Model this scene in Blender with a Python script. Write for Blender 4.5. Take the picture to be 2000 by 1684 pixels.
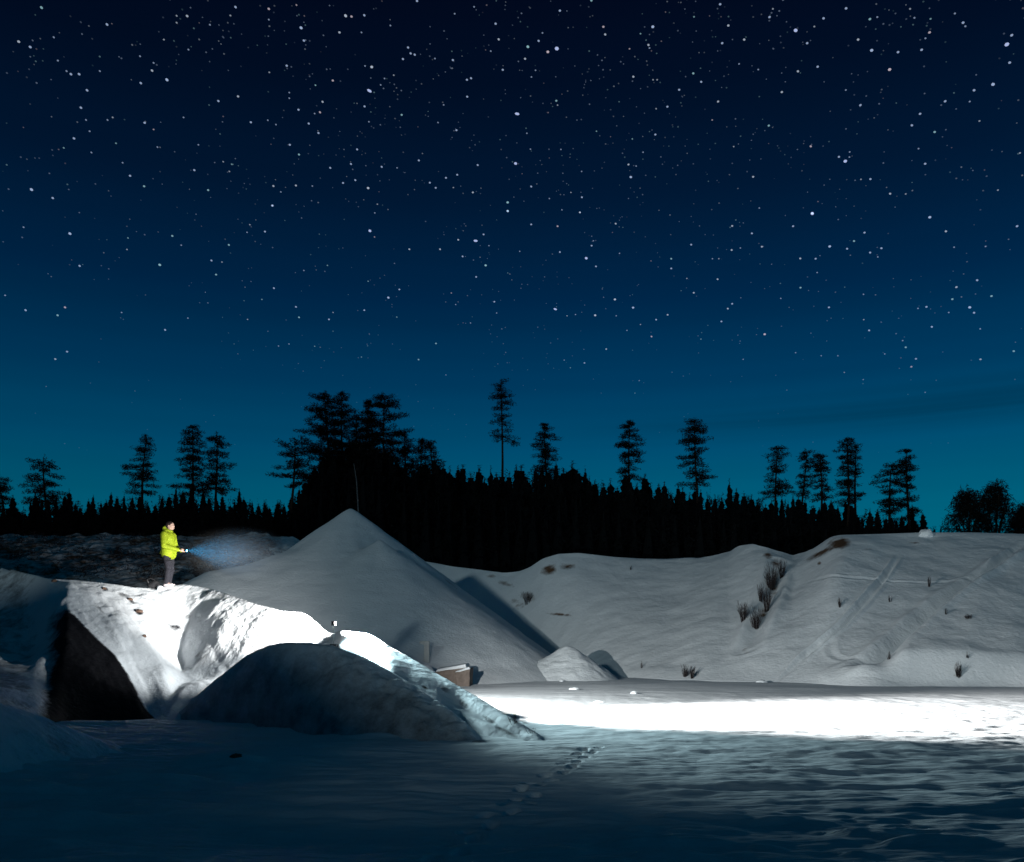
import bpy, bmesh, math, random
import numpy as np
from mathutils import Vector, Matrix

# ------------------------------------------------------------------ start, camera, world, moon, exposure
C = bpy.context.scene.collection
for o in list(bpy.data.objects): bpy.data.objects.remove(o)
scene = bpy.context.scene
F = 1732.0                  # focal length in photo pixels
EYE = 1.7                   # camera height
HOR = 1250.0                # photo row of the horizon
cd = bpy.data.cameras.new('camera'); cam = bpy.data.objects.new('camera', cd); C.objects.link(cam)
cam.location = (0, 0, EYE); cam.rotation_euler = (math.radians(90), 0, 0)
cd.sensor_width = 36; cd.lens = F/2000*36; cd.shift_y = (HOR-842)/2000; cd.clip_start = .1; cd.clip_end = 9000
scene.camera = cam
scene.view_settings.view_transform = 'Standard'; scene.view_settings.look = 'None'
scene.view_settings.gamma = 1; scene.view_settings.exposure = 0
scene.cycles.use_denoising = True
scene.cycles.volume_bounces = 0
scene.cycles.sample_clamp_indirect = 6

def lin(r, g, b):
    f = lambda c: (c/255/12.92) if c/255 <= .04045 else ((c/255+.055)/1.055)**2.4
    return (f(r), f(g), f(b), 1)

w = bpy.data.worlds.new('World'); scene.world = w; w.use_nodes = True
nt = w.node_tree; nt.nodes.clear()
N = nt.nodes.new; L = nt.links.new
out = N('ShaderNodeOutputWorld'); bg = N('ShaderNodeBackground'); L(bg.outputs[0], out.inputs[0])
tc = N('ShaderNodeTexCoord'); sep = N('ShaderNodeSeparateXYZ'); L(tc.outputs['Generated'], sep.inputs[0])
# elevation -> colour
asn = N('ShaderNodeMath'); asn.operation = 'ARCSINE'; L(sep.outputs[2], asn.inputs[0])
mr = N('ShaderNodeMapRange'); mr.inputs[1].default_value = 0; mr.inputs[2].default_value = math.radians(90); L(asn.outputs[0], mr.inputs[0])
ramp = N('ShaderNodeValToRGB'); L(mr.outputs[0], ramp.inputs[0])
els = [(0.0, (0, 114, 134)), (.20, (0, 95, 123)), (.30, (0, 76, 112)), (.40, (0, 57, 94)), (.52, (0, 38, 72)),
       (.66, (1, 24, 51)), (.80, (1, 14, 36)), (.93, (2, 8, 27)), (1.0, (3, 5, 21))]
cr = ramp.color_ramp
cr.elements[0].position = els[0][0]; cr.elements[0].color = lin(*els[0][1])
cr.elements[1].position = 1; cr.elements[1].color = lin(*els[-1][1])
cr.elements[1].color = lin(2, 52, 66)
els.append((2.2, 0))
for p, c in els[1:-1]:
    e = cr.elements.new(p*40/90); e.color = lin(*c)
# thin dark cloud bank low on the right, and faint unevenness
mp = N('ShaderNodeMapping'); mp.inputs['Scale'].default_value = (.45, .45, 34); L(tc.outputs['Generated'], mp.inputs[0])
no = N('ShaderNodeTexNoise'); no.inputs['Scale'].default_value = 1.5; no.inputs['Detail'].default_value = 4; L(mp.outputs[0], no.inputs[0])
def mth(op, a, b=None, clamp=False):
    m = N('ShaderNodeMath'); m.operation = op; m.use_clamp = clamp
    for i, v in enumerate((a, b)):
        if v is None: continue
        if isinstance(v, (int, float)): m.inputs[i].default_value = v
        else: L(v, m.inputs[i])
    return m.outputs[0]
elev = asn.outputs[0]
band = mth('SUBTRACT', 1, mth('DIVIDE', mth('ABSOLUTE', mth('SUBTRACT', elev, math.radians(13.4))), math.radians(1.6)), True)
side = N('ShaderNodeMapRange'); side.inputs[1].default_value = .05; side.inputs[2].default_value = .45; L(sep.outputs[0], side.inputs[0])
nm = N('ShaderNodeMapRange'); nm.inputs[1].default_value = .35; nm.inputs[2].default_value = .6; L(no.outputs[0], nm.inputs[0])
cl = mth('MULTIPLY', mth('MULTIPLY', band, side.outputs[0]), mth('MULTIPLY', nm.outputs[0], .42))
soft = mth('SUBTRACT', 1.06, mth('MULTIPLY', no.outputs[0], .12))
lft = N('ShaderNodeMapRange'); lft.inputs[1].default_value = -.6; lft.inputs[2].default_value = .1; lft.inputs[3].default_value = .76; lft.inputs[4].default_value = 1.0; L(sep.outputs[0], lft.inputs[0])
mul = mth('MULTIPLY', mth('MULTIPLY', mth('SUBTRACT', 1, cl), soft), lft.outputs[0])
vm = N('ShaderNodeVectorMath'); vm.operation = 'SCALE'; L(ramp.outputs[0], vm.inputs[0]); L(mul, vm.inputs[3])
L(vm.outputs[0], bg.inputs[0]); bg.inputs[1].default_value = 1.0

MOON_EL, MOON_AZ = math.radians(10), math.atan2(.44, 1.0)     # from behind and to the left of the camera
sd = bpy.data.lights.new('moon', 'SUN'); sun = bpy.data.objects.new('moon', sd); C.objects.link(sun)
sd.energy = .40; sd.angle = math.radians(2.2); sd.color = (.76, .97, 1.0)
mdir = Vector((-math.sin(MOON_AZ)*math.cos(MOON_EL), -math.cos(MOON_AZ)*math.cos(MOON_EL), math.sin(MOON_EL)))
sun.rotation_euler = mdir.to_track_quat('Z', 'Y').to_euler(); sun.location = (-40, -70, 30)

# ------------------------------------------------------------------ noise and helpers
def _h(ix, iy, s):
    n = (ix.astype(np.int64)*374761393 + iy.astype(np.int64)*668265263 + s*1442695041) & 0xffffffff
    n = ((n ^ (n >> 13))*1274126177) & 0xffffffff
    return ((n ^ (n >> 16)) & 0xffff)/65535.0*2*math.pi
def gn(x, y, s=0):
    x = np.asarray(x, float); y = np.asarray(y, float)
    ix = np.floor(x); iy = np.floor(y); fx = x-ix; fy = y-iy
    u = fx**3*(fx*(fx*6-15)+10); v = fy**3*(fy*(fy*6-15)+10)
    def g(a, b):
        t = _h(ix+a, iy+b, s); return np.cos(t)*(fx-a)+np.sin(t)*(fy-b)
    return ((g(0,0)*(1-u)+g(1,0)*u)*(1-v)+(g(0,1)*(1-u)+g(1,1)*u)*v)*1.4
def fbm(x, y, o=4, s=0, gain=.5):
    t = 0; a = 1
    for k in range(o):
        t = t + a*gn(x*2**k, y*2**k, s+k*17); a *= gain
    return t
def sst(a, b, x):
    t = np.clip((x-a)/(b-a), 0, 1); return t*t*(3-2*t)
def P(x, y): return 1000+F*np.asarray(x)/np.maximum(y, .5)
def PY(y, z): return HOR-(np.asarray(z)-EYE)*F/np.maximum(y, .5)
def ZP(py, Y): return EYE+(HOR-py)*Y/F
def tab(pts, sigma=7, lo=-1600, hi=3400, step=2.0):
    """smoothed table over the photo column"""
    xs = np.arange(lo, hi, step); a = np.array(pts, float)
    v = np.interp(xs, a[:,0], a[:,1])
    if sigma:
        k = np.arange(-int(3*sigma/step), int(3*sigma/step)+1); g = np.exp(-.5*(k*step/sigma)**2); g /= g.sum()
        v = np.convolve(np.pad(v, len(k)//2, mode='edge'), g, 'valid')
    return lambda p: np.interp(p, xs, v)

def tag(o, label=None, cat=None, group=None, kind=None):
    if label: o['label'] = label
    if cat: o['category'] = cat
    if group: o['group'] = group
    if kind: o['kind'] = kind
    return o
def link(name, me, mat=None, parent=None):
    o = bpy.data.objects.new(name, me); C.objects.link(o)
    if mat is not None:
        for m in (mat if isinstance(mat, (list, tuple)) else [mat]): me.materials.append(m)
    if parent: o.parent = parent
    return o
def empty(name, loc=(0,0,0), rz=0):
    o = bpy.data.objects.new(name, None); C.objects.link(o); o.location = loc; o.rotation_euler.z = rz
    o.empty_display_size = .2; return o
def from_arrays(name, V, Fc, mat=None, parent=None, smooth=False):
    me = bpy.data.meshes.new(name)
    me.from_pydata([tuple(map(float, v)) for v in V] if not isinstance(V, list) else V, [], Fc if isinstance(Fc, list) else [tuple(map(int, f)) for f in Fc])
    if smooth: me.polygons.foreach_set('use_smooth', [True]*len(me.polygons))
    me.update()
    return link(name, me, mat, parent)
def grid(name, X, Y, Z, mat, soil_shade=None, parent=None):
    n, m = X.shape
    me = bpy.data.meshes.new(name)
    co = np.stack([X, Y, Z], -1).reshape(-1, 3).astype(np.float32)
    idx = np.arange(n*m).reshape(n, m)
    q = np.stack([idx[:-1,:-1], idx[:-1,1:], idx[1:,1:], idx[1:,:-1]], -1).reshape(-1, 4)
    # orient upwards
    a = co[q[0,1]]-co[q[0,0]]; b = co[q[0,3]]-co[q[0,0]]
    if a[0]*b[1]-a[1]*b[0] < 0: q = q[:, ::-1]
    nf = len(q)
    me.vertices.add(len(co)); me.vertices.foreach_set('co', co.ravel())
    me.loops.add(nf*4); me.loops.foreach_set('vertex_index', q.ravel().astype(np.int32))
    me.polygons.add(nf); me.polygons.foreach_set('loop_start', (np.arange(nf)*4).astype(np.int32))
    me.polygons.foreach_set('loop_total', np.full(nf, 4, np.int32))
    me.polygons.foreach_set('use_smooth', np.ones(nf, bool))
    me.update(calc_edges=True); me.validate()
    at = me.attributes.new('soil_shade', 'FLOAT', 'POINT')  # bare earth, plus shade painted on the bank and rounded heap
    at.data.foreach_set('value', (np.zeros(n*m) if soil_shade is None else soil_shade.ravel()).astype(np.float32))
    return link(name, me, mat, parent)

# ------------------------------------------------------------------ materials
def mat_new(name):
    m = bpy.data.materials.new(name); m.use_nodes = True
    return m, m.node_tree, m.node_tree.nodes['Principled BSDF']
def simple(name, col, rough=.7, var=.15, scale=6, bump=0.0, spec=.3, metal=0):
    m, t, b = mat_new(name)
    tcn = t.nodes.new('ShaderNodeTexCoord'); n = t.nodes.new('ShaderNodeTexNoise'); n.inputs['Scale'].default_value = scale; n.inputs['Detail'].default_value = 4
    t.links.new(tcn.outputs['Object'], n.inputs[0])
    mx = t.nodes.new('ShaderNodeMix'); mx.data_type = 'RGBA'
    mx.inputs[6].default_value = tuple(c*(1-var) for c in col)+(1,); mx.inputs[7].default_value = tuple(min(1, c*(1+var)) for c in col)+(1,)
    t.links.new(n.outputs[0], mx.inputs[0]); t.links.new(mx.outputs[2], b.inputs['Base Color'])
    b.inputs['Roughness'].default_value = rough; b.inputs['Specular IOR Level'].default_value = spec; b.inputs['Metallic'].default_value = metal
    if bump:
        bp = t.nodes.new('ShaderNodeBump'); bp.inputs['Strength'].default_value = bump; t.links.new(n.outputs[0], bp.inputs['Height']); t.links.new(bp.outputs[0], b.inputs['Normal'])
    return m
def snow_mat(name, s1=1.2, s2=9.0, b1=.10, b2=.018, soil_shade_a=(.030,.027,.026), soil_shade_b=(.075,.052,.038), snow=(.76,.79,.81), stretch=(1,1,1), edge=.16, patch=3.0):
    m, t, b = mat_new(name); n = t.nodes.new; l = t.links.new
    g = n('ShaderNodeTexCoord'); mp = n('ShaderNodeMapping'); mp.inputs['Scale'].default_value = stretch; l(g.outputs['Object'], mp.inputs[0])
    def noise(sc, det=5, ro=.6, src=mp.outputs[0]):
        q = n('ShaderNodeTexNoise'); q.inputs['Scale'].default_value = sc; q.inputs['Detail'].default_value = det; q.inputs['Roughness'].default_value = ro
        l(src, q.inputs[0]); return q.outputs[0]
    n1 = noise(s1); n2 = noise(s2, 4, .55); n3 = noise(patch, 7, .7, g.outputs['Object']); n4 = noise(26, 3)
    at = n('ShaderNodeAttribute'); at.attribute_name = 'soil_shade'
    sub = n('ShaderNodeMath'); sub.operation = 'ADD'; l(at.outputs['Fac'], sub.inputs[0]); l(n3, sub.inputs[1])
    mr = n('ShaderNodeMapRange'); mr.inputs[1].default_value = 1.0-edge; mr.inputs[2].default_value = 1.0+edge; l(sub.outputs[0], mr.inputs[0])
    sc = n('ShaderNodeMix'); sc.data_type = 'RGBA'; sc.inputs[6].default_value = tuple(c*.94 for c in snow)+(1,); sc.inputs[7].default_value = snow+(1,); l(n2, sc.inputs[0])
    so = n('ShaderNodeMix'); so.data_type = 'RGBA'; so.inputs[6].default_value = soil_shade_a+(1,); so.inputs[7].default_value = soil_shade_b+(1,); l(n4, so.inputs[0])
    mx = n('ShaderNodeMix'); mx.data_type = 'RGBA'; l(mr.outputs[0], mx.inputs[0]); l(sc.outputs[2], mx.inputs[6]); l(so.outputs[2], mx.inputs[7])
    l(mx.outputs[2], b.inputs['Base Color']); b.inputs['Roughness'].default_value = .75; b.inputs['Specular IOR Level'].default_value = .15
    bp1 = n('ShaderNodeBump'); bp1.inputs['Distance'].default_value = b1; bp1.inputs['Strength'].default_value = .8; l(n1, bp1.inputs['Height'])
    bp2 = n('ShaderNodeBump'); bp2.inputs['Distance'].default_value = b2; bp2.inputs['Strength'].default_value = .8; l(n2, bp2.inputs['Height']); l(bp1.outputs[0], bp2.inputs['Normal'])
    bp3 = n('ShaderNodeBump'); bp3.inputs['Distance'].default_value = -.03; bp3.inputs['Strength'].default_value = .6; l(mr.outputs[0], bp3.inputs['Height']); l(bp2.outputs[0], bp3.inputs['Normal'])
    l(bp3.outputs[0], b.inputs['Normal'])
    return m
M_ground = snow_mat('snow_wind_packed', 1.1, 7, .08, .035, stretch=(.30, 1.4, 1))
M_hill = snow_mat('snow_on_hillside', .7, 7.0, .09, .028, soil_shade_a=(.05,.03,.02), soil_shade_b=(.17,.09,.045), patch=1.6)
M_bank = snow_mat('snow_on_bank', 1.0, 8, .06, .02, soil_shade_a=(.004,.005,.008), soil_shade_b=(.014,.013,.015), patch=2.2)  # near-black patch colour stands in for shade on the bank
M_mound = snow_mat('snow_gravel_shade', 2.0, 11, .05, .02, soil_shade_a=(.022,.023,.025), soil_shade_b=(.05,.05,.052), patch=2.2, edge=.30)  # dark tone carries gravel and painted shade together
M_cone = snow_mat('snow_on_heap', 1.2, 9, .05, .03, stretch=(1,1,2.5))
M_needles = simple('pine_needles', (.005,.007,.007), .9, .3, 3, spec=.05)
M_spruce = simple('spruce_needles', (.0035,.005,.006), .9, .3, 3, spec=.05)
M_bark = simple('bark', (.022,.016,.013), .9, .3, 8, .3, spec=.05)
M_twig = simple('twig_bark', (.028,.022,.022), .85, .3, 8, spec=.1)

# ------------------------------------------------------------------ landform functions z(x, y)
foot_px = [(1158,1462),(1150,1468),(1120,1485),(1100,1505),(1080,1516),(1045,1530),(1030,1547),(1022,1562),(1006,1578),(972,1594),(942,1608),(922,1627),(898,1642),(880,1660),(850,1700)]
foot_w = [((px-1000)/F*(EYE*F/(py-HOR)), EYE*F/(py-HOR)) for px, py in foot_px]
prints = []
def _walk():
    d = 0; side = 1
    for (x0,y0),(x1,y1) in zip(foot_w[:-1], foot_w[1:]):
        seg = math.hypot(x1-x0, y1-y0); 
        while d < seg:
            t = d/seg; ux, uy = (x1-x0)/seg, (y1-y0)/seg
            prints.append((x0+(x1-x0)*t - uy*.09*side, y0+(y1-y0)*t + ux*.09*side, ux, uy)); side = -side; d += .27
        d -= seg
_walk()
def H_ground(x, y, detail=True):
    x = np.asarray(x, float); y = np.asarray(y, float)
    z = .035*gn(x*.12, y*.2, 3)
    if detail:
        near = 1-sst(24, 34, y)
        rip = fbm(x*.30+.25*gn(x*.5,y*.5,9), y*1.15, 4, 21, .55)
        sas = np.maximum(fbm(x*.42, y*1.5, 3, 44), 0)**1.2
        right = sst(-1, 6, x)
        z = z + near*(.032*rip + .06*gn(x*.14+3, y*.75, 12)*sst(13,11,y) + (.035+.045*right+.10*sst(-1, -4, x))*sas*sst(17.5, 13.0, y) + .06*rip*sst(0, -3, x) + .018*fbm(x*1.8, y*3.5, 3, 5))
        z = z + (1-near)*.05*fbm(x*.2, y*.5, 3, 8)
        # lumpy drift in the lower right corner and a dark lip of drifts further out
        z = z + .10*np.maximum(fbm(x*.8, y*2.2, 4, 61), 0)*sst(9.5, 7.5, y)*sst(-1.5, 1.5, x)
        z = z + .11*np.maximum(gn(x*.55, y*2.6, 71)+.15, 0)*np.exp(-((y-12.2)/.75)**2)*sst(2.2, 4.5, x)
        z = z + .05*np.maximum(gn(x*1.1, y*3.0, 75), 0)*np.exp(-((y-14.6)/1.3)**2)*sst(4, 7, x)
    return z
yb_h = tab([(-1600,40),(350,44),(600,54),(900,52),(1050,50),(1150,44),(1260,39.3),(1500,35.5),(1700,32.7),(2000,31.7),(3400,31)], 25)
zb_h = tab([(-1600,4.0),(350,4.2),(600,5.0),(760,2.0),(900,0),(3400,0)], 25)
yc_h = tab([(-1600,60),(0,64),(560,66),(760,64),(900,60),(1060,57),(1300,58),(1420,57),(1500,53),(1560,53),(1640,50),(1800,50),(2000,49),(3400,46)], 12)
pc_h = tab([(-1600,1050),(0,1049),(250,1047),(420,1049),(480,1046),(560,1049),(620,1066),(760,1085),(850,1100),(880,1106),(930,1112),(985,1119),(1015,1116),(1035,1108),(1060,1091),(1090,1082),(1130,1080),(1200,1088),
             (1250,1091),(1300,1092),(1350,1089),(1400,1094),(1425,1095),(1445,1086),(1470,1076),(1500,1072),(1525,1078),(1548,1089),(1572,1082),(1600,1064),(1622,1049),(1640,1045),(1720,1043),(1800,1040),(1900,1040),(2000,1043),(3400,1030)], 4)
tracks = []
def H_hill(x, y, detail=True):
    x = np.asarray(x, float); y = np.asarray(y, float)
    p = P(x, y); Yb = yb_h(p); Yc = yc_h(p); Zb = zb_h(p); Zc = ZP(pc_h(p), Yc)
    d = (y-Yb)/(Yc-Yb)
    dd = np.clip(d, 0, 1)
    s = dd*.9+.1*dd*dd*(3-2*dd)
    toe = .12*np.exp(-((dd-.0)/.12)**2)*0
    z = Zb+(Zc-Zb)*s - toe
    z = np.where(d < 0, Zb-(Yb-y)*.5, z)
    z = np.where(d > 1, Zc-.2*(1-np.exp(-(y-Yc)/6)), z)
    if detail:
        m = sst(0, .1, dd)*(1-sst(.96, 1.0, dd))
        left = 1-sst(560, 760, p)
        z = z + m*(.13*fbm(x*.16, y*.16, 3, 31) + .028*fbm(x*.9, y*.9, 3, 12) + .05*gn((x-y*.6)*.9, (x+y)*.22, 66))
        z = z + left*(1-sst(1, 1.04, d))*(sst(0,.05,dd))*(.26*np.abs(fbm(x*.55, y*.4, 4, 77)) + .08*fbm(x*1.6, y*1.6, 2, 7))
        # bowl and spurs on the main slope
        z = z + m*(.9*np.exp(-((p-1440-(1-dd)*-70)/55)**2)*dd + .7*np.exp(-((p-1700+(1-dd)*200)/60)**2)*dd*(1-dd)*2 + .35*np.exp(-((p-1560)/40)**2)*dd - .5*np.exp(-((p-1250)/120)**2)*dd*(1-dd)*2)
        # lighter fan on the lower right
        line = (p-1700)/300.0           # fan's top edge runs from (1700,1330) up to (2000,1140)
        z = z + .75*sst(-.08, .10, line*.78-dd)*sst(1690, 1780, p)*sst(0,.08,dd)
        # mound at the toe
        z = z + .45*np.exp(-((p-1690)/70)**2-((dd-.03)/.05)**2)
        for (pts, wd, dep) in tracks:
            dm = np.full(x.shape, 1e9)
            for (x0,y0),(x1,y1) in zip(pts[:-1], pts[1:]):
                dx, dy = x1-x0, y1-y0; t = np.clip(((x-x0)*dx+(y-y0)*dy)/(dx*dx+dy*dy), 0, 1)
                dm = np.minimum(dm, np.hypot(x-x0-t*dx, y-y0-t*dy))
            de = np.minimum(np.hypot(x-pts[0][0], y-pts[0][1]), np.hypot(x-pts[-1][0], y-pts[-1][1])); dq = dep*np.clip(de/2.5, 0, 1)
            z = z - dq*np.exp(-(dm/wd)**2) + dq*.5*np.exp(-((dm-2*wd)/(wd*.7))**2)
    return z
def ray(px, py, fn, y0=10, y1=120, n=4000):
    ys = np.linspace(y0, y1, n); xs = (px-1000)/F*ys; zs = ZP(py, ys)
    h = fn(xs, ys); k = np.argmax(h >= zs)
    if h[k] < zs[k]: k = n-1
    return (float(xs[k]), float(ys[k]), float(h[k]))
_tr = [([(1755,1085),(1735,1120),(1690,1170),(1660,1205),(1600,1262),(1520,1332)], .10, .20),
       ([(1735,1128),(1676,1195),(1618,1250),(1545,1318)], .09, .18),
       ([(1640,1232),(1617,1262),(1630,1288),(1680,1292),(1724,1288)], .13, .05),
       ([(2000,1085),(1930,1125),(1850,1180),(1780,1235),(1724,1288),(1650,1320)], .34, .32),
       ([(2000,1060),(1960,1090),(1915,1135)], .14, .18),
       ([(1560,1152),(1640,1140),(1700,1130),(1800,1142),(1900,1130),(2000,1118)], .10, .035),
       ([(1522,1105),(1512,1140),(1500,1175),(1480,1225),(1462,1270)], .35, .30)]
_t2 = []
for pts, wd, dep in _tr:
    a = np.array(pts, float); tt = np.arange(len(a)); q = np.linspace(0, len(a)-1, (len(a)-1)*4+1)
    if len(a) > 3:
        b = np.stack([np.interp(q, tt, a[:,k]) for k in (0,1)], 1); c = b.copy()
        for _ in range(4): c[1:-1] = (c[:-2]+2*c[1:-1]+c[2:])/4
        pts = [tuple(v) for v in c]
    _t2.append(([ray(px, py, lambda a, b: H_hill(a, b, False), 28, 70)[:2] for px, py in pts], wd, dep))
tracks = _t2

# left bank and the ridge that runs down from it, as columns of (Y, z) from foot to crest
bk = []
def colm(p, pts, back): bk.append((p, [(Y, ZP(py, Y)) if py > 100 else (Y, py) for py, Y in pts], back))
def cz(p, pts, back): bk.append((p, [(Y, z) for z, Y in pts], back))
cz(-1400, [(0,9),(.5,11.5),(1.1,14),(1.9,17),(3.0,20),(4.8,24)], .04)
cz(-300, [(0,13),(.4,15.5),(.9,18),(1.5,20.5),(2.6,24),(4.2,27.5)], .04)
cz(0, [(0,15),(.45,17),(.95,19),(1.55,21),(2.4,23.5),(3.80,25.6)], .04)
cz(55, [(0,16),(.5,18),(1.1,20),(1.8,22),(2.55,23.2),(3.52,24.3)], .04)
cz(95, [(0,17.3),(.75,19.2),(1.7,21.2),(2.35,22.2),(2.8,22.6),(3.30,23.1)], .04)
colm(130, [(0,18.2),(1290,19.9),(1180,22.0),(1160,22.5),(1145,22.9),(1132,23.3)], .04)
colm(180, [(0,18.7),(1320,19.6),(1235,21.2),(1200,22.0),(1168,22.7),(1136,23.6)], .04)
colm(230, [(0,18.8),(1345,19.5),(1280,20.5),(1235,21.6),(1190,22.7),(1142,23.8)], .04)
colm(260, [(0,18.85),(1370,19.3),(1330,19.9),(1265,21.3),(1205,22.7),(1147,24.0)], .04)
colm(290, [(0,18.8),(1400,19.0),(1388,19.3),(1315,20.5),(1230,22.4),(1149,24.2)], .04)
colm(322, [(0,18.4),(1400,18.75),(1375,19.3),(1310,20.6),(1235,22.6),(1145,24.4)], .03)
colm(360, [(0,19.0),(1345,19.9),(1325,20.8),(1285,21.9),(1225,23.0),(1141,24.5)], .02)
colm(400, [(0,19.2),(1338,20.0),(1320,20.9),(1278,21.7),(1205,22.9),(1147,24.3)], 0)
colm(440, [(0,19.2),(1334,20.0),(1316,20.7),(1270,21.4),(1210,22.3),(1158,23.5)], -.1)
colm(490, [(0,19.2),(1328,19.9),(1308,20.4),(1265,21.0),(1215,21.7),(1176,22.5)], -.25)
colm(550, [(0,19.0),(1320,19.6),(1290,20.0),(1255,20.45),(1222,20.95),(1192,21.6)], -.4)
colm(595, [(0,18.9),(1315,19.4),(1290,19.7),(1260,20.1),(1228,20.6),(1196,21.3)], -.5)
colm(618, [(0,18.8),(1315,19.2),(1290,19.5),(1265,19.9),(1238,20.3),(1214,20.9)], -.55)
colm(642, [(0,18.7),(1315,19.1),(1295,19.3),(1275,19.6),(1255,20.0),(1238,20.5)], -.6)
colm(668, [(0,18.6),(1312,18.9),(1292,19.1),(1270,19.4),(1250,19.8),(1231,20.2)], -.6)
colm(715, [(0,18.2),(1316,18.5),(1298,18.8),(1278,19.1),(1257,19.4),(1236,19.8)], -.6)
colm(738, [(0,17.5),(1318,17.8),(1298,18.1),(1280,18.6),(1262,19.1),(1246,19.65)], -.6)
colm(765, [(0,17.0),(1312,17.35),(1295,17.7),(1283,18.2),(1273,18.75),(1264,19.35)], -.6)
colm(800, [(0,16.7),(1335,17.1),(1320,17.4),(1306,17.8),(1294,18.3),(1284,18.9)], -.6)
colm(850, [(0,16.2),(1368,16.5),(1352,16.9),(1337,17.3),(1324,17.8),(1313,18.3)], -.6)
colm(900, [(0,16.3),(1395,16.5),(1384,16.7),(1368,17.0),(1354,17.3),(1342,17.7)], -.6)
colm(950, [(0,15.6),(1415,15.8),(1406,16.0),(1392,16.3),(1380,16.6),(1371,16.9)], -.6)
colm(1000,[(0,15.2),(1432,15.4),(1425,15.5),(1416,15.7),(1408,15.9),(1402,16.1)], -.6)
colm(1050,[(0,15.0),(1442,15.1),(1439,15.2),(1436,15.3),(1434,15.4),(1432,15.5)], -.5)
colm(1085,[(-.12,14.8),(-.1,14.85),(-.1,14.9),(-.1,14.95),(-.1,15.0),(-.1,15.05)], -.4)
bkY = [tab([(c[0], c[1][k][0]) for c in bk], 6) for k in range(6)]
bkZ = [tab([(c[0], c[1][k][1]) for c in bk], 6) for k in range(6)]
bkB = tab([(c[0], c[2]) for c in bk], 10)
def H_bank(x, y, detail=True):
    x = np.asarray(x, float); y = np.asarray(y, float)
    p = P(x, y); Ys = [f(p) for f in bkY]; Zs = [f(p) for f in bkZ]
    z = Zs[0]-(Ys[0]-y)*.7
    for k in range(5):
        t = (y-Ys[k])/np.maximum(Ys[k+1]-Ys[k], .01)
        z = np.where(t >= 0, Zs[k]+(Zs[k+1]-Zs[k])*np.minimum(t, 1), z)
    b = bkB(p); dy = y-Ys[5]
    rnd = np.where(dy > 0, b*dy - np.where(b < 0, 0, .10)*(1-np.exp(-dy/1.0)), 0)
    z = z + rnd
    z = np.where(z < -1.0, -1.0, z)
    if detail:
        t = (y-Ys[0])/(Ys[5]-Ys[0]); m = sst(0, .15, t)*(1-sst(.85, 1.0, t)); m2 = sst(0, .1, t)*(1-sst(.97, 1.02, t))
        ms = (1-sst(620, 720, p))
        z = z + m*ms*.10*fbm(x*.5, y*.45, 3, 91) + m2*.014*fbm(x*2.8, y*2.2, 3, 15)
        # crumbly rim beneath the crest
        z = z + m2*ms*.08*np.maximum(fbm(x*1.9, y*1.9, 3, 55), 0)*sst(.55, .75, t)*sst(.995,.93,t)*(1-sst(380,520,p))
        # fall-line streaks on the long bright flank
        z = z + m*.018*gn((p-(1-t)*160)/16, t*1.2, 33)*sst(100, 140, p)*(1-sst(560, 640, p))
        # wind-carved scallops on the dark left end
        dl = 1-sst(70, 130, p)
        z = z + m2*dl*(.14*gn(x*.5+y*.4, (y*.8-x*.3)*.9, 41)+.05*np.abs(gn(x*1.3+y, y*1.2-x*.4, 43)))
        # scoop in the middle of the lit face
        z = z - .45*np.exp(-((p-345)/42)**2-((t-.62)/.16)**2)
        # dry rut between the two flanks of the tail
        z = z - .09*np.exp(-((t-.45)/.16)**2)*sst(840, 900, p)*(1-sst(1010, 1040, p))
    return z
cA = [(300,1410,19.4),(345,1397,19.2),(380,1362,19.05),(420,1328,18.9),(480,1281,18.6),(520,1262,18.4),(560,1254,18.2),(600,1255,18.0),(650,1262,17.8),(700,1279,17.5),(760,1310,17.1),(830,1352,16.6),(880,1388,16.0),(915,1418,15.5),(945,1450,15.0),(965,1475,14.8)]
zA = tab([(-1600,-.5)]+[(p, ZP(py, Y)) for p, py, Y in cA]+[(3400,-.5)], 5)
yA = tab([(p, Y) for p, py, Y in cA], 8)
fA = tab([(300,19.1),(345,18.9),(400,18.6),(480,17.8),(600,16.3),(700,15.6),(820,15.0),(900,14.75),(945,14.7),(965,14.6)], 12)
def H_mound(x, y, detail=True):
    x = np.asarray(x, float); y = np.asarray(y, float)
    p = P(x, y); Zc = zA(p); Yc = yA(p); Yb = fA(p)
    d = np.where(y < Yc, (Yc-y)/np.maximum(Yc-Yb, .15), (y-Yc)/(.9+1.0*sst(520, 640, p)))
    z = (Zc+.1)*(1-np.abs(d)**1.75)-.1
    z = np.where(d > 1, -.1-(d-1)*1.2, z); z = np.maximum(z, -.6)
    if detail:
        m = sst(0, .25, d)*(y < Yc)
        z = z + m*(.09*fbm(x*1.1, y*1.1, 4, 101)+.08*np.abs(fbm(x*1.5+y*2, y*3.2-x*1.5, 3, 111)))*(1-sst(.85, 1.05, d)*.6)
        z = z + .014*fbm(x*4, y*4, 2, 3)
    return z
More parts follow.
